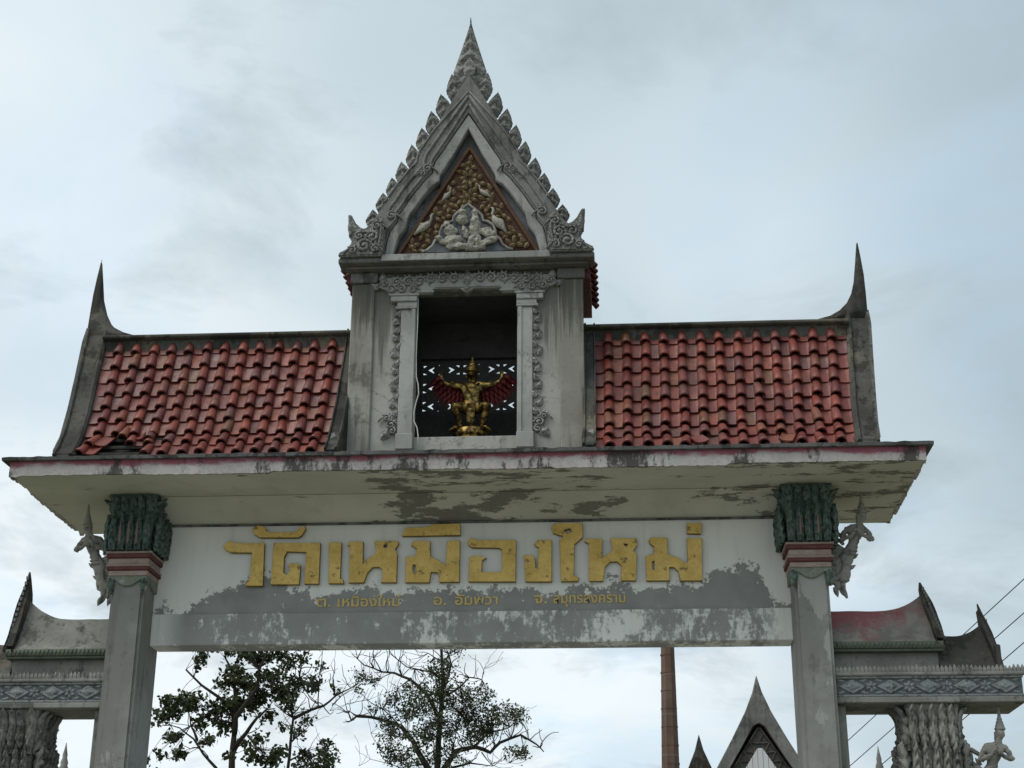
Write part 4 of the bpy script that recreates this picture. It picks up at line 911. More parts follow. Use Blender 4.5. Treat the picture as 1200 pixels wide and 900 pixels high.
# ---- capitals of the two main pillars --------------------------------------------------
ACL = leaf_mesh(.140, .50, .085, M['green'], 'flame', 8, 20)
ACU = leaf_mesh(.135, .42, .080, M['green'], 'acanthus', 8, 16)
VEIN = leaf_mesh(.020, .30, .03, M['pinkvein'], 'petal', 4, 8, False)
def four_sides(cx, cy, hx, hy):
    """centre point, outward rotation and half width for each face of a square column"""
    return ((cx, cy-hy, 0, hx), (cx+hx, cy, math.pi/2, hy), (cx, cy+hy, math.pi, hx), (cx-hx, cy, -math.pi/2, hy))
def flared_core(x0, x1, y0, y1, z0, z1, fl):
    rings = []
    for t in (0, .3, .55, .75, .9, 1):
        e = fl*t**4; z = z0+(z1-z0)*t
        rings.append([(x0-e, y0-e, z), (x1+e, y0-e, z), (x1+e, y1+e, z), (x0-e, y1+e, z)])
    return MB().loft(rings)
for s in (-1, 1):
    a, b_ = sorted((s*PX0, s*PX1)); cx, cy = (a+b_)/2, PD/2
    cp = flared_core(a-.045, b_+.045, -.045, PD+.045, 6.275, 6.955, .055).build('capital', M['green'], gate)
    for fi, (fx, fy, rz, hw) in enumerate(four_sides(cx, cy, (b_-a)/2+.055, PD/2+.055)):
        nl = 5 if hw < .3 else 7
        ux, uy = math.cos(rz), math.sin(rz)
        for tier, me, z0, lean, kz in ((0, ACU, 6.62, -.30, .82), (1, ACL, 6.28, -.065, .94)):
            for k in range(nl):
                off = (-1+2*(k+.5)/nl)*(hw+.0); jit = rnd.uniform(-.02, .02)
                ox, oy = math.sin(rz)*(.085*tier-.045), -math.cos(rz)*(.085*tier-.045)
                link('capital_leaf', me, cp, (fx+ux*off+ox, fy+uy*off+oy, z0), rot=Euler((-lean+jit, jit, rz)), scale=(2*hw/nl/.128*1.05, 1.25, kz+jit*.5))
        if fi == 0:
            for k in (1, 3) if s > 0 else (1, 2, 3):
                off = (-1+2*(k+.5)/nl)*hw
                link('leaf_vein', VEIN, cp, (fx+ux*off, fy-.100, 6.34), rot=(.065, 0, 0), scale=(1.2, 1, .8 if s > 0 else 1))
    # coloured mouldings below
    for z0, z1, e, mt in ((6.245, 6.272, .080, 'pinkgrey'), (6.195, 6.2445, .070, 'maroon'), (6.118, 6.1945, .045, 'pinkgrey'), (6.092, 6.1175, .068, 'pinkgrey'), (6.05, 6.0915, .060, 'maroon'), (5.985, 6.0495, .038, 'pinkgrey')):
        m = MB().box(a-e, b_+e, -e, PD+e, z0, z1); m.bevel(.008); m.build('moulding', M[mt], cp)
    # scalloped collar with a drooping leaf at each corner
    sc = []
    for k in range(9):
        t = -1+2*k/8; sc.append((t*.145, 5.865+.075*abs(t)**2))
    col = [(-.235, 5.984), (-.235, 5.83), (-.222, 5.775), (-.185, 5.85), (-.165, 5.945)]+sc[1:-1]+[(.165, 5.945), (.185, 5.85), (.222, 5.775), (.235, 5.83), (.235, 5.984)]
    for y0_, y1_ in ((-.032, -.001), (PD+.001, PD+.032)):
        m = MB().xz([(cx+x, z) for x, z in col], y0_, y1_); m.bevel(.008); m.build('scalloped_collar', M['greenlight'], cp)
    for xf in (a, b_):
        e0, e1 = (xf-.032, xf-.001) if xf == a else (xf+.001, xf+.032)
        m = MB().yz([(cy+x*(PD+.0)/.47, z) for x, z in col], e0, e1); m.bevel(.006); m.build('scalloped_collar', M['greenlight'], cp)
    for sx_, sy_ in ((-1, -1), (1, -1)):
        link('drooping_leaf', (lambda me: setmat(me, M['green']))(LEAFC.copy()), cp, (cx+sx_*.205, -.025, 5.955), rot=(0, math.pi+sx_*.1, 0), scale=(.75, 1.1, .95))
# ------------------------------------------------------------------ golden winged guardian in the niche
def garuda():
    gx, gy, gz = .03, .25, 7.591
    t = thing('garuda_statue', 'golden winged guardian statue with dark red wings, squatting in the tower niche', 'statue', (gx, gy, gz))
    V, E_, Rr = [], [], []
    def v(x, z, y, r): V.append((gx+x, gy+y, z)); Rr.append(r); return len(V)-1
    def e(*ids):
        for a, b_ in zip(ids, ids[1:]): E_.append((a, b_))
    pel = v(0, 8.10, .02, .085); bel = v(0, 8.19, -.01, .078); che = v(0, 8.33, -.01, .105); nk = v(0, 8.43, 0, .045); hd = v(0, 8.51, -.02, .068); hd2 = v(0, 8.58, -.01, .055)
    e(pel, bel, che, nk, hd, hd2)
    for s in (-1, 1):
        hip = v(s*.08, 8.08, 0, .075); kn = v(s*.215, 8.095, -.13, .058); ca = v(s*.165, 7.97, -.08, .045); an = v(s*.125, 7.83, -.05, .030); ft = v(s*.155, 7.80, -.13, .026); toe = v(s*.205, 7.795, -.17, .016)
        e(pel, hip, kn, ca, an, ft, toe)
        sh = v(s*.13, 8.385, .0, .052); el = v(s*.235, 8.385, -.03, .036); fa = v(s*.325, 8.405, -.05, .028); wr = v(s*.365, 8.46, -.05, .020); pl = v(s*.370, 8.495, -.055, .020)
        e(che, sh, el, fa, wr, pl)
        for k, (dx, dz) in enumerate(((-.022, .048), (-.008, .058), (.008, .055), (.022, .043), (.030, .008))):
            f = v(s*(.370+dx*.6), 8.495+dz*.6, -.07, .0075); f2 = v(s*(.370+dx), 8.495+dz, -.09, .006); e(pl, f, f2)
    body = setmat(skin(V, E_, Rr, 2), M['bronze'])
    link('body', shift(body, -wl(t)), t, wl(t))
    m = MB()                                               # face: beak, eyes, ears
    m.ell((gx, gy-.095, 8.50), (.018, .034, .016), 6, 5, Euler((.4, 0, 0)))
    for s in (-1, 1):
        m.ell((gx+s*.027, gy-.075, 8.525), (.013, .012, .008), 6, 4); m.ell((gx+s*.07, gy-.01, 8.51), (.010, .018, .03), 6, 4)
    m.build('face', M['bronze'], t, True)
    m = MB().lathe([(.072, 8.565), (.08, 8.58), (.068, 8.592), (.066, 8.61), (.070, 8.622), (.052, 8.635), (.050, 8.655), (.054, 8.665), (.036, 8.68), (.033, 8.70), (.020, 8.72), (.012, 8.75), (.003, 8.80)], (gx, gy-.005, 0), 12)
    m.build('crown', M['bronze'], t, True)
    for s in (-1, 1):                                      # wings: arm bone plus three rows of feathers
        wg = MB().tube([(gx+s*.11, gy+.07, 8.35), (gx+s*.22, gy+.10, 8.37), (gx+s*.33, gy+.11, 8.44), (gx+s*.42, gy+.10, 8.54)], [.04, .045, .035, .012], 7).build('wing', M['red'], t, True)
        for row, (n_, ln, lo) in enumerate(((9, .27, 0), (8, .20, .01), (7, .12, .02))):
            fm = leaf_mesh(.075, ln, .03, M['red'], 'petal', 4, 6)
            for k in range(n_):
                f = k/(n_-1); x = .12+.28*f; z = 8.35+.02*f+.17*f*f
                a = math.pi-.15+(-.75)*f
                link('feather', fm, wg, (gx+s*x, gy+.085-.018*row, z), rot=(0, s*a, s*.12), scale=(1, 1, 1-.25*abs(f-.5)))
    m = MB().lathe([(.20, 7.70), (.215, 7.73), (.19, 7.755), (.20, 7.785), (.17, 7.80)], (gx, gy-.06, 0), 16, .75)
    m.lathe([(.25, 7.591), (.25, 7.62), (.20, 7.65), (.19, 7.70)], (gx, gy-.06, 0), 16, .75)
    for s in (-1, 1): m.ell((gx+s*.215, gy-.14, 7.77), (.045, .06, .022), 8, 5, Euler((0, s*.3, 0)))
    m.build('pedestal', M['bronze'], t, True)
    m = MB()
    m.loft([[(gx-w_, gy-.10-d, z), (gx+w_, gy-.10-d, z), (gx+w_, gy-.07, z), (gx-w_, gy-.07, z)] for z, w_, d in ((8.12, .05, .0), (8.02, .045, .02), (7.92, .05, .03), (7.84, .035, .03), (7.80, .012, .02))])
    m.build('loincloth', M['bronze'], t, True)
    MB().lathe([(.076, 0), (.095, .014), (.076, .028)], (gx, gy-.005, 8.115), 12).build('belt', M['bronze'], t, True)
    m = MB().tube([(gx-.09, gy-.06, 8.40), (gx-.05, gy-.115, 8.34), (gx, gy-.125, 8.31), (gx+.05, gy-.115, 8.34), (gx+.09, gy-.06, 8.40)], .012, 6)
    m.build('necklace', M['bronze'], t, True)
    for s in (-1, 1):
        MB().lathe([(.033, -.012), (.040, 0), (.033, .012)], (gx+s*.245, gy-.035, 8.415), 10).build('armlet', M['bronze'], t, True)
garuda()
o = MB().tube([(-.600, -.235, 9.36), (-.596, -.255, 9.0), (-.602, -.25, 8.6), (-.592, -.26, 8.32), (-.565, -.27, 8.22), (-.555, -.27, 8.10), (-.585, -.27, 7.98), (-.606, -.27, 7.86), (-.600, -.275, 7.75), (-.56, -.285, 7.66), (-.545, -.285, 7.56), (-.545, -.29, 7.42)], .0075, 5).build('hanging_cable', M['cable'], None, True)
tag(o, 'thin white cable hanging loosely down the left edge of the niche opening', 'cable')

# ------------------------------------------------------------------ bracket figures
FIN_L = leaf_mesh(.09, .17, .05, M['figure'], 'flame', 5, 8)
def bracket(root_loc, s, label, mat, dx=0.0, dz=0.0, low=True):
    """slender praying figure ending in a finned tail; o = distance out from the column face"""
    t = thing('bracket_statue', label, 'statue', root_loc, 'praying bracket statues under the eaves')
    px, y0 = s*PX1, .30
    def P(o_, z, y=0.0): return (px+s*(o_+dx), y0+y, z+dz)
    V, E_, Rr = [], [], []
    def v(o_, z, y, r): V.append(P(o_, z, y)); Rr.append(r); return len(V)-1
    def e(*ids):
        for a, b_ in zip(ids, ids[1:]): E_.append((a, b_))
    hip = v(.295, 6.20, 0, (.085, .07)); wai = v(.345, 6.32, 0, (.060, .055)); che = v(.395, 6.475, 0, (.082, .065)); nk = v(.435, 6.575, 0, .034); hd = v(.462, 6.655, -.01, (.056, .06)); ht = v(.474, 6.715, 0, (.050, .05))
    e(hip, wai, che, nk, hd, ht)
    kn = v(.245, 6.07, -.01, (.062, .055)); sh_ = v(.215, 5.96, 0, (.045, .045)); tl = v(.19, 5.86, 0, .036); tp = v(.215, 5.775, 0, .010)
    e(hip, kn, sh_, tl, tp)
    bk = v(.20, 6.16, .02, .05); wl_ = v(.05, 6.10, .02, .055); e(hip, bk, wl_)
    bk2 = v(.10, 5.92, .02, .045); wl2 = v(.01, 5.88, .02, .05); e(sh_, bk2, wl2)
    for q in (-1, 1):
        so = v(.395+q*.105, 6.515, -.005, .036); eo = v(.395+q*.185, 6.375, -.03, .028); ha = v(.38+q*.03, 6.425, -.125, .022); fi = v(.385+q*.008, 6.475, -.135, .014); ft = v(.388+q*.004, 6.515, -.138, .007)
        e(che, so, eo, ha, fi, ft)
        for k in range(4):
            f1 = v(.386+q*.008, 6.495+.002*k, -.118-.013*k, .0055); f2 = v(.389+q*.003, 6.545-.006*abs(k-1.5), -.118-.013*k, .004); e(fi, f1, f2)
        th = v(.383+q*.018, 6.492, -.148, .005); e(ha, th)
    me = setmat(skin(V, E_, [(q[0]*1.08, q[1]*1.08) if isinstance(q, tuple) else q*(1.08 if q > .01 else 1) for q in Rr], 2), mat); roughen(me, .016, 22); link('body', shift(me, -wl(t)), t, wl(t))
    m = MB()
    c = P(.476, 6.735)
    m.lathe([(.058, -.03), (.062, -.01), (.05, .0), (.052, .02), (.040, .035), (.042, .055), (.030, .07), (.031, .09), (.020, .11), (.017, .15), (.010, .20), (.003, .245)], (0, 0, 0), 10)
    for vv in m.bm.verts: vv.co = Vector((vv.co.x+s*.12*vv.co.z*.35+c[0], vv.co.y+c[1], vv.co.z+c[2]))
    m.build('crown', mat, t, True)
    m = MB(); h = P(.462, 6.65, -.056)
    m.ell((h[0], h[1]-.012, h[2]+.005), (.009, .014, .014), 6, 4)
    for q in (-1, 1):
        m.ell((h[0]+q*.020, h[1]-.002, h[2]+.018), (.010, .008, .005), 6, 4); m.ell((h[0]+q*.052, h[1]+.05, h[2]+.01), (.008, .014, .028), 6, 4)
    m.ell((h[0], h[1]-.004, h[2]-.022), (.016, .010, .005), 6, 4)
    m.build('face', mat, t, True)
    fm = setmat(FIN_L.copy(), mat)
    for o_, z, a, k in ((.33, 6.17, .9, .55), (.27, 6.04, 1.1, .6), (.22, 5.90, .5, .9), (.17, 5.84, 2.6, .9), (.10, 5.83, 2.9, .75), (.06, 6.00, -.3, .7), (.14, 6.10, .2, .9), (.20, 6.24, -.5, .75), (.24, 6.33, -.6, .6), (.10, 6.33, .3, .9), (.05, 6.2, .1, 1.0), (.21, 5.80, 2.9, .6)):
        link('fin', fm, t, P(o_, z, rnd.uniform(-.03, .05)), rot=(0, s*a, 0), scale=(k, 1, k))
    m = MB()
    m.tube([P(.28, 6.42, .05), P(.16, 6.50, .06), P(.0, 6.53, .06)], [.022, .028, .03], 6)
    m.tube([P(.24, 6.28, .05), P(.12, 6.38, .06), P(.0, 6.40, .06)], [.03, .03, .04], 6)
    m.tube([P(.13, 6.36, .05), P(.15, 6.46, .06)], [.018, .018], 6)
    m.build('stay', mat, t, True)
    web = [(.0, 6.30), (.06, 6.22), (.12, 6.30), (.20, 6.33), (.27, 6.28), (.35, 6.20), (.30, 6.13), (.305, 6.04), (.26, 5.99), (.28, 5.91), (.205, 5.87), (.14, 5.79), (.10, 5.87), (.05, 5.90), (.0, 5.84)]
    me = setmat(curve_mesh([[(px+s*(a_+dx), c_+dz) for a_, c_ in web]], .05, .012), mat); shift(me, Vector((0, y0+.05, 0))-wl(t)); link('leaf_web', me, t, wl(t))
    m = MB()
    for k in range(3): m.lathe([(.058+.012*k, 0), (.070+.012*k, .012), (.058+.012*k, .024)], P(.335-.02*k, 6.285-.045*k), 12)
    m.build('girdle', mat, t, True)
    return t
bracket((-4.45, .30, 5.77), -1, 'slender praying bracket statue beside the left green capital', M['figure'])
bracket((4.45, .30, 5.77), 1, 'slender praying bracket statue beside the right green capital', M['figure'])
bracket((5.92, .35, 3.2), 1, 'praying statue with pointed crown beside the right side gate capital', M['figure'], dx=1.31, dz=-2.50)

# ------------------------------------------------------------------ low side gates
GCL = roughen(leaf_mesh(.17, .46, .11, M['stonecap'], 'flame', 8, 16), .030, 16)
GCU = roughen(leaf_mesh(.17, .50, .10, M['stonecap'], 'acanthus', 8, 16), .030, 14)
def side_gate(s, label):
    t = thing('side_gate', label, 'gate', (s*5.2, .5, 0), 'low side gates flanking the main gate')
    def X(a, b_): return sorted((s*a, s*b_))
    MB().box(*X(4.142, 4.255), .22, .70, .05, 4.478).bevel(.012).build('jamb', M['wing'], t)
    MB().box(*X(4.142, 6.20), .10, .93, 4.48, 4.545).bevel(.01).build('base_moulding', M['wing'], t)
    fr = MB().box(*X(4.142, 6.18), .125, .91, 4.546, 4.775).build('frieze', M['friezeback'], t)
    m = MB(); m.box(*X(4.15, 6.19), .105, .125, 4.546, 4.572); m.box(*X(4.15, 6.19), .105, .125, 4.748, 4.775); m.bevel(.006); m.build('frieze_fillet', M['frieze'], fr)
    def diamond(w_, h_, d):
        m = MB(); o_ = [(-w_, 0, 0), (0, 0, -h_), (w_, 0, 0), (0, 0, h_)]; q = .62
        m.loft([o_, [(a*.92, -d*.7, c*.92) for a, b_, c in o_]]); m.loft([[(a*q, -d*.65, c*q) for a, b_, c in o_], [(a*.28, -d*1.25, c*.28) for a, b_, c in o_]])
        return m.mesh('diamond', M['frieze'])
    dm = diamond(.15, .082, .022); pet = leaf_mesh(.045, .085, .03, M['frieze'], 'petal', 4, 5, False)
    n_ = 5
    for i in range(n_):
        x = 4.33+.415*i; link('diamond', dm, fr, (s*x, .124, 4.661))
        for k in range(6):
            if i == n_-1: break
            a = 2*math.pi*k/6; link('rosette_petal', pet, fr, (s*(x+.2075)+.008*math.sin(a), .123, 4.661+.008*math.cos(a)), rot=(0, a, 0), scale=(.9, 1, .72))
        for dx_ in (-.155, .155):
            for dz_ in (.058, -.058):
                link('corner_leaf', pet, fr, (s*x+dx_*.55, .123, 4.661+dz_), rot=(0, math.copysign(1.35, dx_) if dz_ > 0 else math.copysign(1.8, dx_), 0), scale=(.7, .8, 1.1))
    MB().box(*X(4.142, 6.215), .085, .945, 4.776, 4.82).bevel(.012).build('ledge', M['wing'], t)
    m = MB(); x = 4.17
    while x < 6.20:                                        # row of little upright leaves along the ledge
        h = .075*rnd.uniform(.8, 1.08); q = s*x
        m.loft([[(q-.019, .09, 4.818), (q+.019, .09, 4.818), (q+.019, .115, 4.818), (q-.019, .115, 4.818)], [(q-.021, .088, 4.818+h*.45), (q+.021, .088, 4.818+h*.45), (q+.021, .112, 4.818+h*.45), (q-.021, .112, 4.818+h*.45)], [(q-.003, .098, 4.818+h), (q+.003, .098, 4.818+h), (q+.003, .106, 4.818+h), (q-.003, .106, 4.818+h)]])
        x += .046
    m.build('antefix_row', M['wing'], t, kind='stuff')
    # upper tier: wall, carved eave band, flared roof
    MB().box(*X(4.142, 5.34), .33, .74, 4.821, 5.075).build('upper_wall', M['wing'], t)
    MB().box(*X(4.142, 5.385), .225, .83, 5.076, 5.105).bevel(.006).build('eave_band', M['bandgreen'], t)
    eb = MB().box(*X(4.142, 5.40), .20, .85, 5.106, 5.185).bevel(.01).build('eave_band', M['bandgreen'], t)
    bm_ = MB(); x = 4.17
    while x < 5.38:
        bm_.ell((s*x, .20, 5.145), (.021, .018, .030), 6, 4); x += .048
    bm_.build('bead_row', M['bandgreen'], eb, True, kind='stuff')
    def flared_roof(xa, xb, ze, zr, flare, y_e, mat, nm, start):
        m = MB(); n2 = 22; rows = []
        for i in range(n2+1):
            x = xa+(xb-xa)*i/n2; f = max(0, (x-start)/(xb-start)); up = flare*f**2.2
            pr_ = []
            for q in range(8):
                tq = q/7; y = y_e+(.52-y_e)*(tq**.8); z = ze+(zr-ze+up)*(tq**1.15)
                pr_.append((s*x, y, z))
            rows.append(pr_+[(s*x, .58, zr+up)]+[(s*x, 1.10-p[1], p[2]) for p in pr_[::-1]])
        m.loft(rows); m.jitter(.006, 6); return m.build(nm, mat, t)
    hi = .24
    flared_roof(4.142, 5.31, 5.186, 5.60, hi, .24, M['pinkroof'] if s > 0 else M['wing'], 'upper_roof', 4.75)
    # gable edge of the upper roof: a thick board rising to a horn
    tip = 6.16 if s < 0 else 5.90
    def gedge(x, ze, zt, y_e, mat, w_=.10, horn=.0, lean=.05):
        secs = []
        for i in range(13):
            f = i/12; y = y_e-.03+(.52-y_e)*min(1, f/.8)**.85; z = ze+(zt-ze)*f**1.08; k = 1.0 if f < .7 else 1-.78*(f-.7)/.3
            d = .075*k+.012; xc = x+(-.12*f*f if horn < 0 else -.03*f)
            secs.append([(s*(xc-w_/2*k), y-d, z-.05), (s*(xc-w_/2*k), y-d*.4, z+.02), (s*(xc+w_/2*k), y-d*.4, z+.02), (s*(xc+w_/2*k), y-d, z-.05), (s*(xc+w_/2*k), y+d*1.6, z-.06), (s*(xc-w_/2*k), y+d*1.6, z-.06)])
        m = MB().loft(secs); m.jitter(.006, 8); return m.build('gable_edge', mat, t)
    ge = gedge(5.36, 5.20, tip, .26, M['dark'], horn=-1 if s > 0 else 0)
    secs = MB().yz([(.26, 5.19), (.52, 5.75), (.58, 5.75), (.84, 5.19)], *X(5.311, 5.345)).build('gable_end', M['wing'], t)
    m = MB()
    for i in range(14):
        f = i/13; y = .26+.24*f**.85; z = 5.22+(tip-5.28)*f; m.box(*X(5.39-.10*f*(1 if s > 0 else .3)-.035*f, 5.418-.10*f*(1 if s > 0 else .3)-.035*f), y-.05, y+.03, z-.020, z+.020)
    m.build('edge_fringe', M['gable'], ge, kind='stuff')
    # lower, darker roof stepping down outwards
    flared_roof(5.346, 5.965, 4.875, 5.30, .20, .22, M['wingdark'], 'lower_roof', 5.55)
    ge = gedge(5.985, 4.86, 5.64, .24, M['wingdark'], .07, -1)
    MB().box(*X(5.955, 6.01), .20, .90, 4.82, 5.14).bevel(.012).jitter(.006, 6).build('gable_foot', M['wingdark'], t)
    MB().box(*X(5.346, 5.95), .26, .84, 4.821, 4.89).build('lower_wall', M['wingdark'], t)
    # column with a big leafy capital
    MB().box(*X(4.90, 5.49), .20, .80, .05, 3.64).bevel(.03, 2).build('pillar', M['pillar'], t)
    cp = flared_core(*X(4.94, 5.43), .21, .78, 3.64, 4.479, .05).build('capital', M['stonecap'], t)
    cx, cy = s*5.185, .495
    for z0, z1, e_ in ((3.56, 3.60, .05), (3.60, 3.635, .035)):
        m = MB().box(cx-.30-e_, cx+.30+e_, .19-e_, .80+e_, z0, z1); m.bevel(.008); m.build('moulding', M['wing'], cp)
    for fi, (fx, fy, rz, hw) in enumerate(four_sides(cx, cy, .265, .30)):
        ux, uy = math.cos(rz), math.sin(rz)
        for tier, me, z0 in ((0, GCU, 3.98), (1, GCL, 3.64)):
            for k in range(5):
                off = (-1+2*(k+.5)/5)*hw; j = rnd.uniform(-.04, .04)
                ox, oy = math.sin(rz)*(.05*tier), -math.cos(rz)*(.05*tier)
                link('capital_leaf', me, cp, (fx+ux*off+ox, fy+uy*off+oy, z0), rot=Euler((.045-j*.6, j, rz)), scale=(.66+j, 1.15, 1.0+j))
    return t
side_gate(-1, 'low grey side gate with plain cement roof and tall horn, left of the main gate')
side_gate(1, 'low grey side gate with red stained roof and darker lower roof, at the right')

# ------------------------------------------------------------------ small stone spires behind
def spire(x, y, z, h, label):
    t = thing('stone_spire', label, 'spire', (x, y, 0), 'small stone spires behind the gate')
    MB().box(x-.22, x+.22, y-.22, y+.22, 0, z-h*1.5).bevel(.02).build('post', M['wing'], t)
    pr_ = [(.19, -1.5), (.20, -1.46), (.13, -1.40), (.17, -1.32), (.165, -1.25), (.11, -1.15), (.125, -1.08), (.10, -1.02), (.115, -.92), (.078, -.84), (.092, -.76), (.062, -.66), (.075, -.60), (.047, -.50), (.055, -.44), (.032, -.33), (.036, -.28), (.018, -.14), (.004, 0)]
    MB().lathe([(r*h/.62, z+q*h) for r, q in pr_], (x, y, 0), 12).build('finial', M['wing'], t, True)
spire(-5.93, 4.0, 4.66, .62, 'small grey stone spire seen between the left side gate capital and the main pillar')
spire(5.19, 4.0, 4.56, .62, 'small grey stone spire seen between the right main pillar and the side gate capital')

# ------------------------------------------------------------------ chimney, temple halls
def octo(r, z, cx, cy): return [(cx+r*math.cos(math.pi/8+k*math.pi/4), cy+r*math.sin(math.pi/8+k*math.pi/4), z) for k in range(8)]
t = thing('brick_chimney', 'tall slender brick chimney rising behind the gate opening', 'chimney', (4.22, 60, 0))
m = MB().loft([octo(.62, 0, 4.22, 60), octo(.47, 11.4, 4.20, 60), octo(.36, 17.5, 4.24, 60), octo(.33, 19.5, 4.25, 60)]); m.build('shaft', M['brick'], t)
for z in (6, 8, 9.5, 10.7, 11.6, 12.5, 13.4, 14.3, 15.2, 16.1, 17.0):
    q = .47-(z-11.4)*.018; MB().loft([octo(q+.014, z, 4.215, 60), octo(q+.014, z+.06, 4.215, 60)]).build('band', M['brick'], t)
MB().loft([octo(.36, 19.5, 4.25, 60), octo(.40, 19.7, 4.25, 60), octo(.40, 19.9, 4.25, 60)]).build('cap', M['brick'], t)

def hall(name, label, ax, y, apex, top_out, slope, w_in, depth, simple=False):
    """ax apex x, top of the horn at z=apex; boards sweep down in a concave curve"""
    t = thing(name, label, 'temple hall', (ax, y, 0), 'small temple halls behind the gate')
    # half profile of the barge board, metres below the horn tip
    OUT = [(0, 0), (.115, -.42), (.33, -.92), (.68, -1.56), (1.10, -2.30), (1.60, -3.05), (2.2, -3.75)]
    INN = [(0, -1.20), (.15, -1.28), (.40, -1.70), (.80, -2.35), (1.28, -3.05), (1.85, -3.85)]
    z0 = apex
    m = MB().xz([(ax+x, z0+z) for x, z in [(-a, b_) for a, b_ in OUT[::-1]]+OUT[1:]+INN[::-1]+[(-a, b_) for a, b_ in INN[1:]]], y-.02, y+.12); m.bevel(.015); m.jitter(.012, 2)
    m.build('barge_board', M['gable'] if not simple else M['dark'], t)
    R2 = [(.02, -1.0), (.42, -1.58), (.85, -2.25), (1.32, -3.0), (2.0, -3.72)]
    for s in (-1, 1):
        m = MB(); rows = []
        for yy in (y+.121, y+depth): rows.append([(ax+s*x, yy, z0+z+.02) for x, z in R2]+[(ax+s*(x-.02), yy, z0+z-.10) for x, z in R2[::-1]])
        m.loft(rows); m.build('roof', M['hallroof'], t)
    zb = z0-3.55
    if not simple:
        # lattice frieze under the boards: two rails with triangles between, on a dark ground
        lt = MB().xz([(ax, z0-1.28), (ax+1.75, z0-3.80), (ax-1.75, z0-3.80)], y+.10, y+.16).build('lattice_ground', M['trellis'], t)
        for s in (-1, 1):
            A, Bq = Vector((ax+s*.02, z0-1.30)), Vector((ax+s*1.62, z0-3.72)); d = (Bq-A).normalized(); n_ = Vector((-d.y*s, d.x*s))*-1
            A2 = A+n_*.27+d*.42
            bar((A.x, A.y), (Bq.x, Bq.y), .045, y+.05, y+.099, 'rail', M['dark'], lt)
            bar((A2.x, A2.y), (A2.x+d.x*2.3, A2.y+d.y*2.3), .045, y+.05, y+.098, 'rail', M['dark'], lt)
            for k in range(9):
                p = A+d*(.16+.27*k)+n_*.02; q = A+d*(.30+.27*k)+n_*.26; r_ = A+d*(.43+.27*k)+n_*.02
                bar((p.x, p.y), (q.x, q.y), .028, y+.06, y+.097, 'lattice_bar', M['ridge'], lt); bar((q.x, q.y), (r_.x, r_.y), .028, y+.06, y+.096, 'lattice_bar', M['ridge'], lt)
        k = 0; x = -1.386
        while x < 1.35:                                     # upright white boards of the gable
            ha = -1.28-.46-abs(x+.065)*1.52+.02
            za, zb_ = [z0-1.72-abs(q+.0)*1.52 for q in (x+.004, x+.128)]
            m = MB().xz([(ax+x+.004, z0-3.9), (ax+x+.128, z0-3.9), (ax+x+.128, zb_), (ax+x+.004, za)], y+.03, y+.055); m.bevel(.006)
            if ha > -3.8: m.build('board', M['boards'], t)
            else: m.bm.free()
            x += .132
    MB().box(ax-1.7, ax+1.7, y+.16, y+depth-.1, 0, z0-3.75).build('wall', M['boards'], t)
    return t
hall('temple_hall', 'temple hall gable with swept grey barge boards and white boarding, right of the chimney', 5.235, 22, 8.88, 0, 0, 0, 9)
hall('temple_hall', 'dark pointed gable of a second temple hall, just left of the white boarded one', 3.90, 25.5, 7.93, 0, 0, 0, 8, True)

# ------------------------------------------------------------------ overhead wires
for i, (a, b_) in enumerate((((3.05, 40, 3.9), (13.6, 3, 12.1)), ((3.05, 40, 3.25), (13.6, 3, 11.45)), ((3.05, 40, 2.55), (13.6, 3, 10.95)), ((3.05, 40, 1.9), (13.6, 3, 10.55)))):
    a, b_ = Vector(a), Vector(b_)
    pts = [a.lerp(b_, k/16) for k in range(17)]
    o = MB().tube(pts, .011, 5).build('power_line', M['wire'], None, True)
    tag(o, ('topmost', 'second from top', 'third from top', 'lowest')[i]+' of the four black overhead wires at the right', 'power line', 'overhead wires at the right')

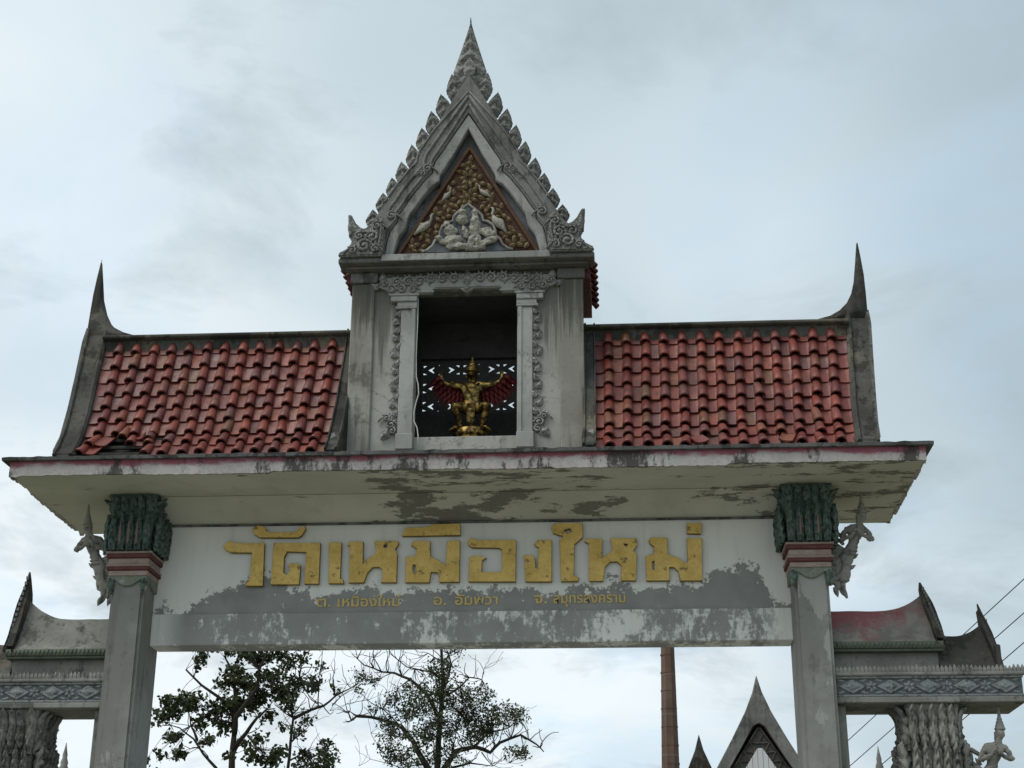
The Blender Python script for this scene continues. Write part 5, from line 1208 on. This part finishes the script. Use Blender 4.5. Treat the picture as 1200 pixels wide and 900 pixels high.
# ------------------------------------------------------------------ trees
def tree(data, Y, label, bark_, leafmat, lsize, dens, seed, twig=True, thin=1.0, spread=1.0):
    limbs, clumps = data; r = random.Random(seed)
    base = limbs[0][1][0]
    t = thing('tree', label, 'tree', (base[0], Y, 0), 'trees behind the gate')
    tr = MB(); ends = []
    for li, (rad, pts) in enumerate(limbs):
        ydir = 0 if li == 0 else r.uniform(-.55, .55); P = []
        if li == 0: pts = [(pts[0][0], 0.0)]+list(pts)
        for i, (x, z) in enumerate(pts):
            P.append(Vector((x, Y+ydir*i*.55+r.uniform(-.05, .05)*(i > 0), z)))
        Q = []
        for a, b_ in zip(P, P[1:]):
            n_ = max(2, int((b_-a).length/.25)) if li else max(2, int((b_-a).length/.6))
            for k in range(n_):
                p = a.lerp(b_, k/n_); Q.append(p+Vector(mnoise.noise_vector(p*1.9))*.05*(1 if li else .5))
        Q.append(P[-1]); n_ = len(Q)
        if n_ > 90: Q = Q[::2]+[P[-1]]; n_ = len(Q)
        tr.tube(Q, [max(.006, thin*rad*(1-.84*(k/(n_-1))**.9)) for k in range(n_)], 7 if li == 0 else 5)
        if li: ends += [(Q[k], rad*(1-.8*k/n_)) for k in range(2, n_, 2)]
        else: ends += [(q, .05) for q in Q if q.z > 8]
    # fine twigs
    for p, rad in ends:
        for k in range(4 if twig else 1):
            if r.random() > (.75 if twig else .5): continue
            q = p; d = Vector((r.uniform(-1, 1), r.uniform(-.7, .7), r.uniform(-.25, 1.1))).normalized(); pts = [q]
            for j in range(r.randint(3, 8)):
                d = (d+Vector((r.uniform(-.55, .55), r.uniform(-.4, .4), r.uniform(-.35, .6)))).normalized(); q = q+d*r.uniform(.08, .17); pts.append(q)
            tr.tube(pts, [max(.005, min(.016, rad*.4)*(1-.6*i/len(pts))) for i in range(len(pts))], 4)
    lv = MB(); CL = []
    for x, z, rad in clumps:
        CL.append((Vector((x, Y+r.uniform(-.9, .9), z)), rad))
    def leaf(c, sz):
        n_ = Vector((r.gauss(0, .7), r.gauss(0, .7), r.gauss(.25, .7))); 
        if n_.length < .05: n_ = Vector((0, 0, 1))
        n_.normalize(); a = n_.orthogonal().normalized(); b2 = n_.cross(a); an = r.uniform(0, 6.28)
        u = a*math.cos(an)+b2*math.sin(an); w_ = n_.cross(u); L_ = sz*r.uniform(.7, 1.25); W_ = L_*r.uniform(.5, .72)
        f = n_*L_*.10
        vs = [lv.bm.verts.new(c+q) for q in (-u*L_*.5, -u*L_*.1+w_*W_*.5+f, u*L_*.25+w_*W_*.42+f, u*L_*.55, u*L_*.25-w_*W_*.42+f, -u*L_*.1-w_*W_*.5+f)]
        lv.bm.faces.new(vs)
    for c, rad in CL:
        nt_ = max(4, int(dens*rad*rad*16))
        for k in range(nt_):
            d = Vector((r.gauss(0, 1), r.gauss(0, 1), r.gauss(0, 1))).normalized()*rad*1.05*spread*r.random()**.45; d.z *= .85
            tipc = c+d
            if r.random() < .35:
                near = min((e_[0] for e_ in ends), key=lambda q: (q-tipc).length_squared)
                if (near-tipc).length < 1.2: tr.tube([near, near.lerp(tipc, .5)+Vector((r.uniform(-.08, .08), 0, r.uniform(-.08, .08))), tipc], [.009, .007, .005], 4)
            for j in range(r.randint(6, 11)):
                leaf(tipc+Vector((r.gauss(0, .075), r.gauss(0, .075), r.gauss(0, .065))), lsize)
    tr.build('trunk', bark_, t, True)
    lv.build('crown', leafmat, t)
    return t
tree(TREE_LEAFY, 24, 'dense tree with rounded dark leaf clusters beside the left pillar', M['bark'], M['leaf1'], .135, 13, 5, False, thin=.75)
tree(TREE_THIN, 26, 'slim tree with a long bare branch reaching right, between the two larger trees', M['bark'], M['leaf1'], .115, 13, 9, thin=.75, spread=1.1)
TREE_BARE[1].extend([(-3.576+(px-545)*.0056, 7.378+(711-py)*.00562, .25) for px, py in ((560, 330), (600, 290), (640, 330), (540, 380), (480, 430), (680, 430), (560, 480), (450, 560), (350, 560), (300, 640), (680, 560), (760, 545), (390, 320), (250, 470), (880, 400), (500, 640), (660, 680), (420, 740), (730, 330), (520, 230), (600, 200), (830, 500), (960, 470))])
tree(TREE_BARE, 28, 'half bare spreading tree with crooked branches in the middle of the opening', M['bark'], M['leaf2'], .078, 24, 12, thin=.70, spread=1.4)
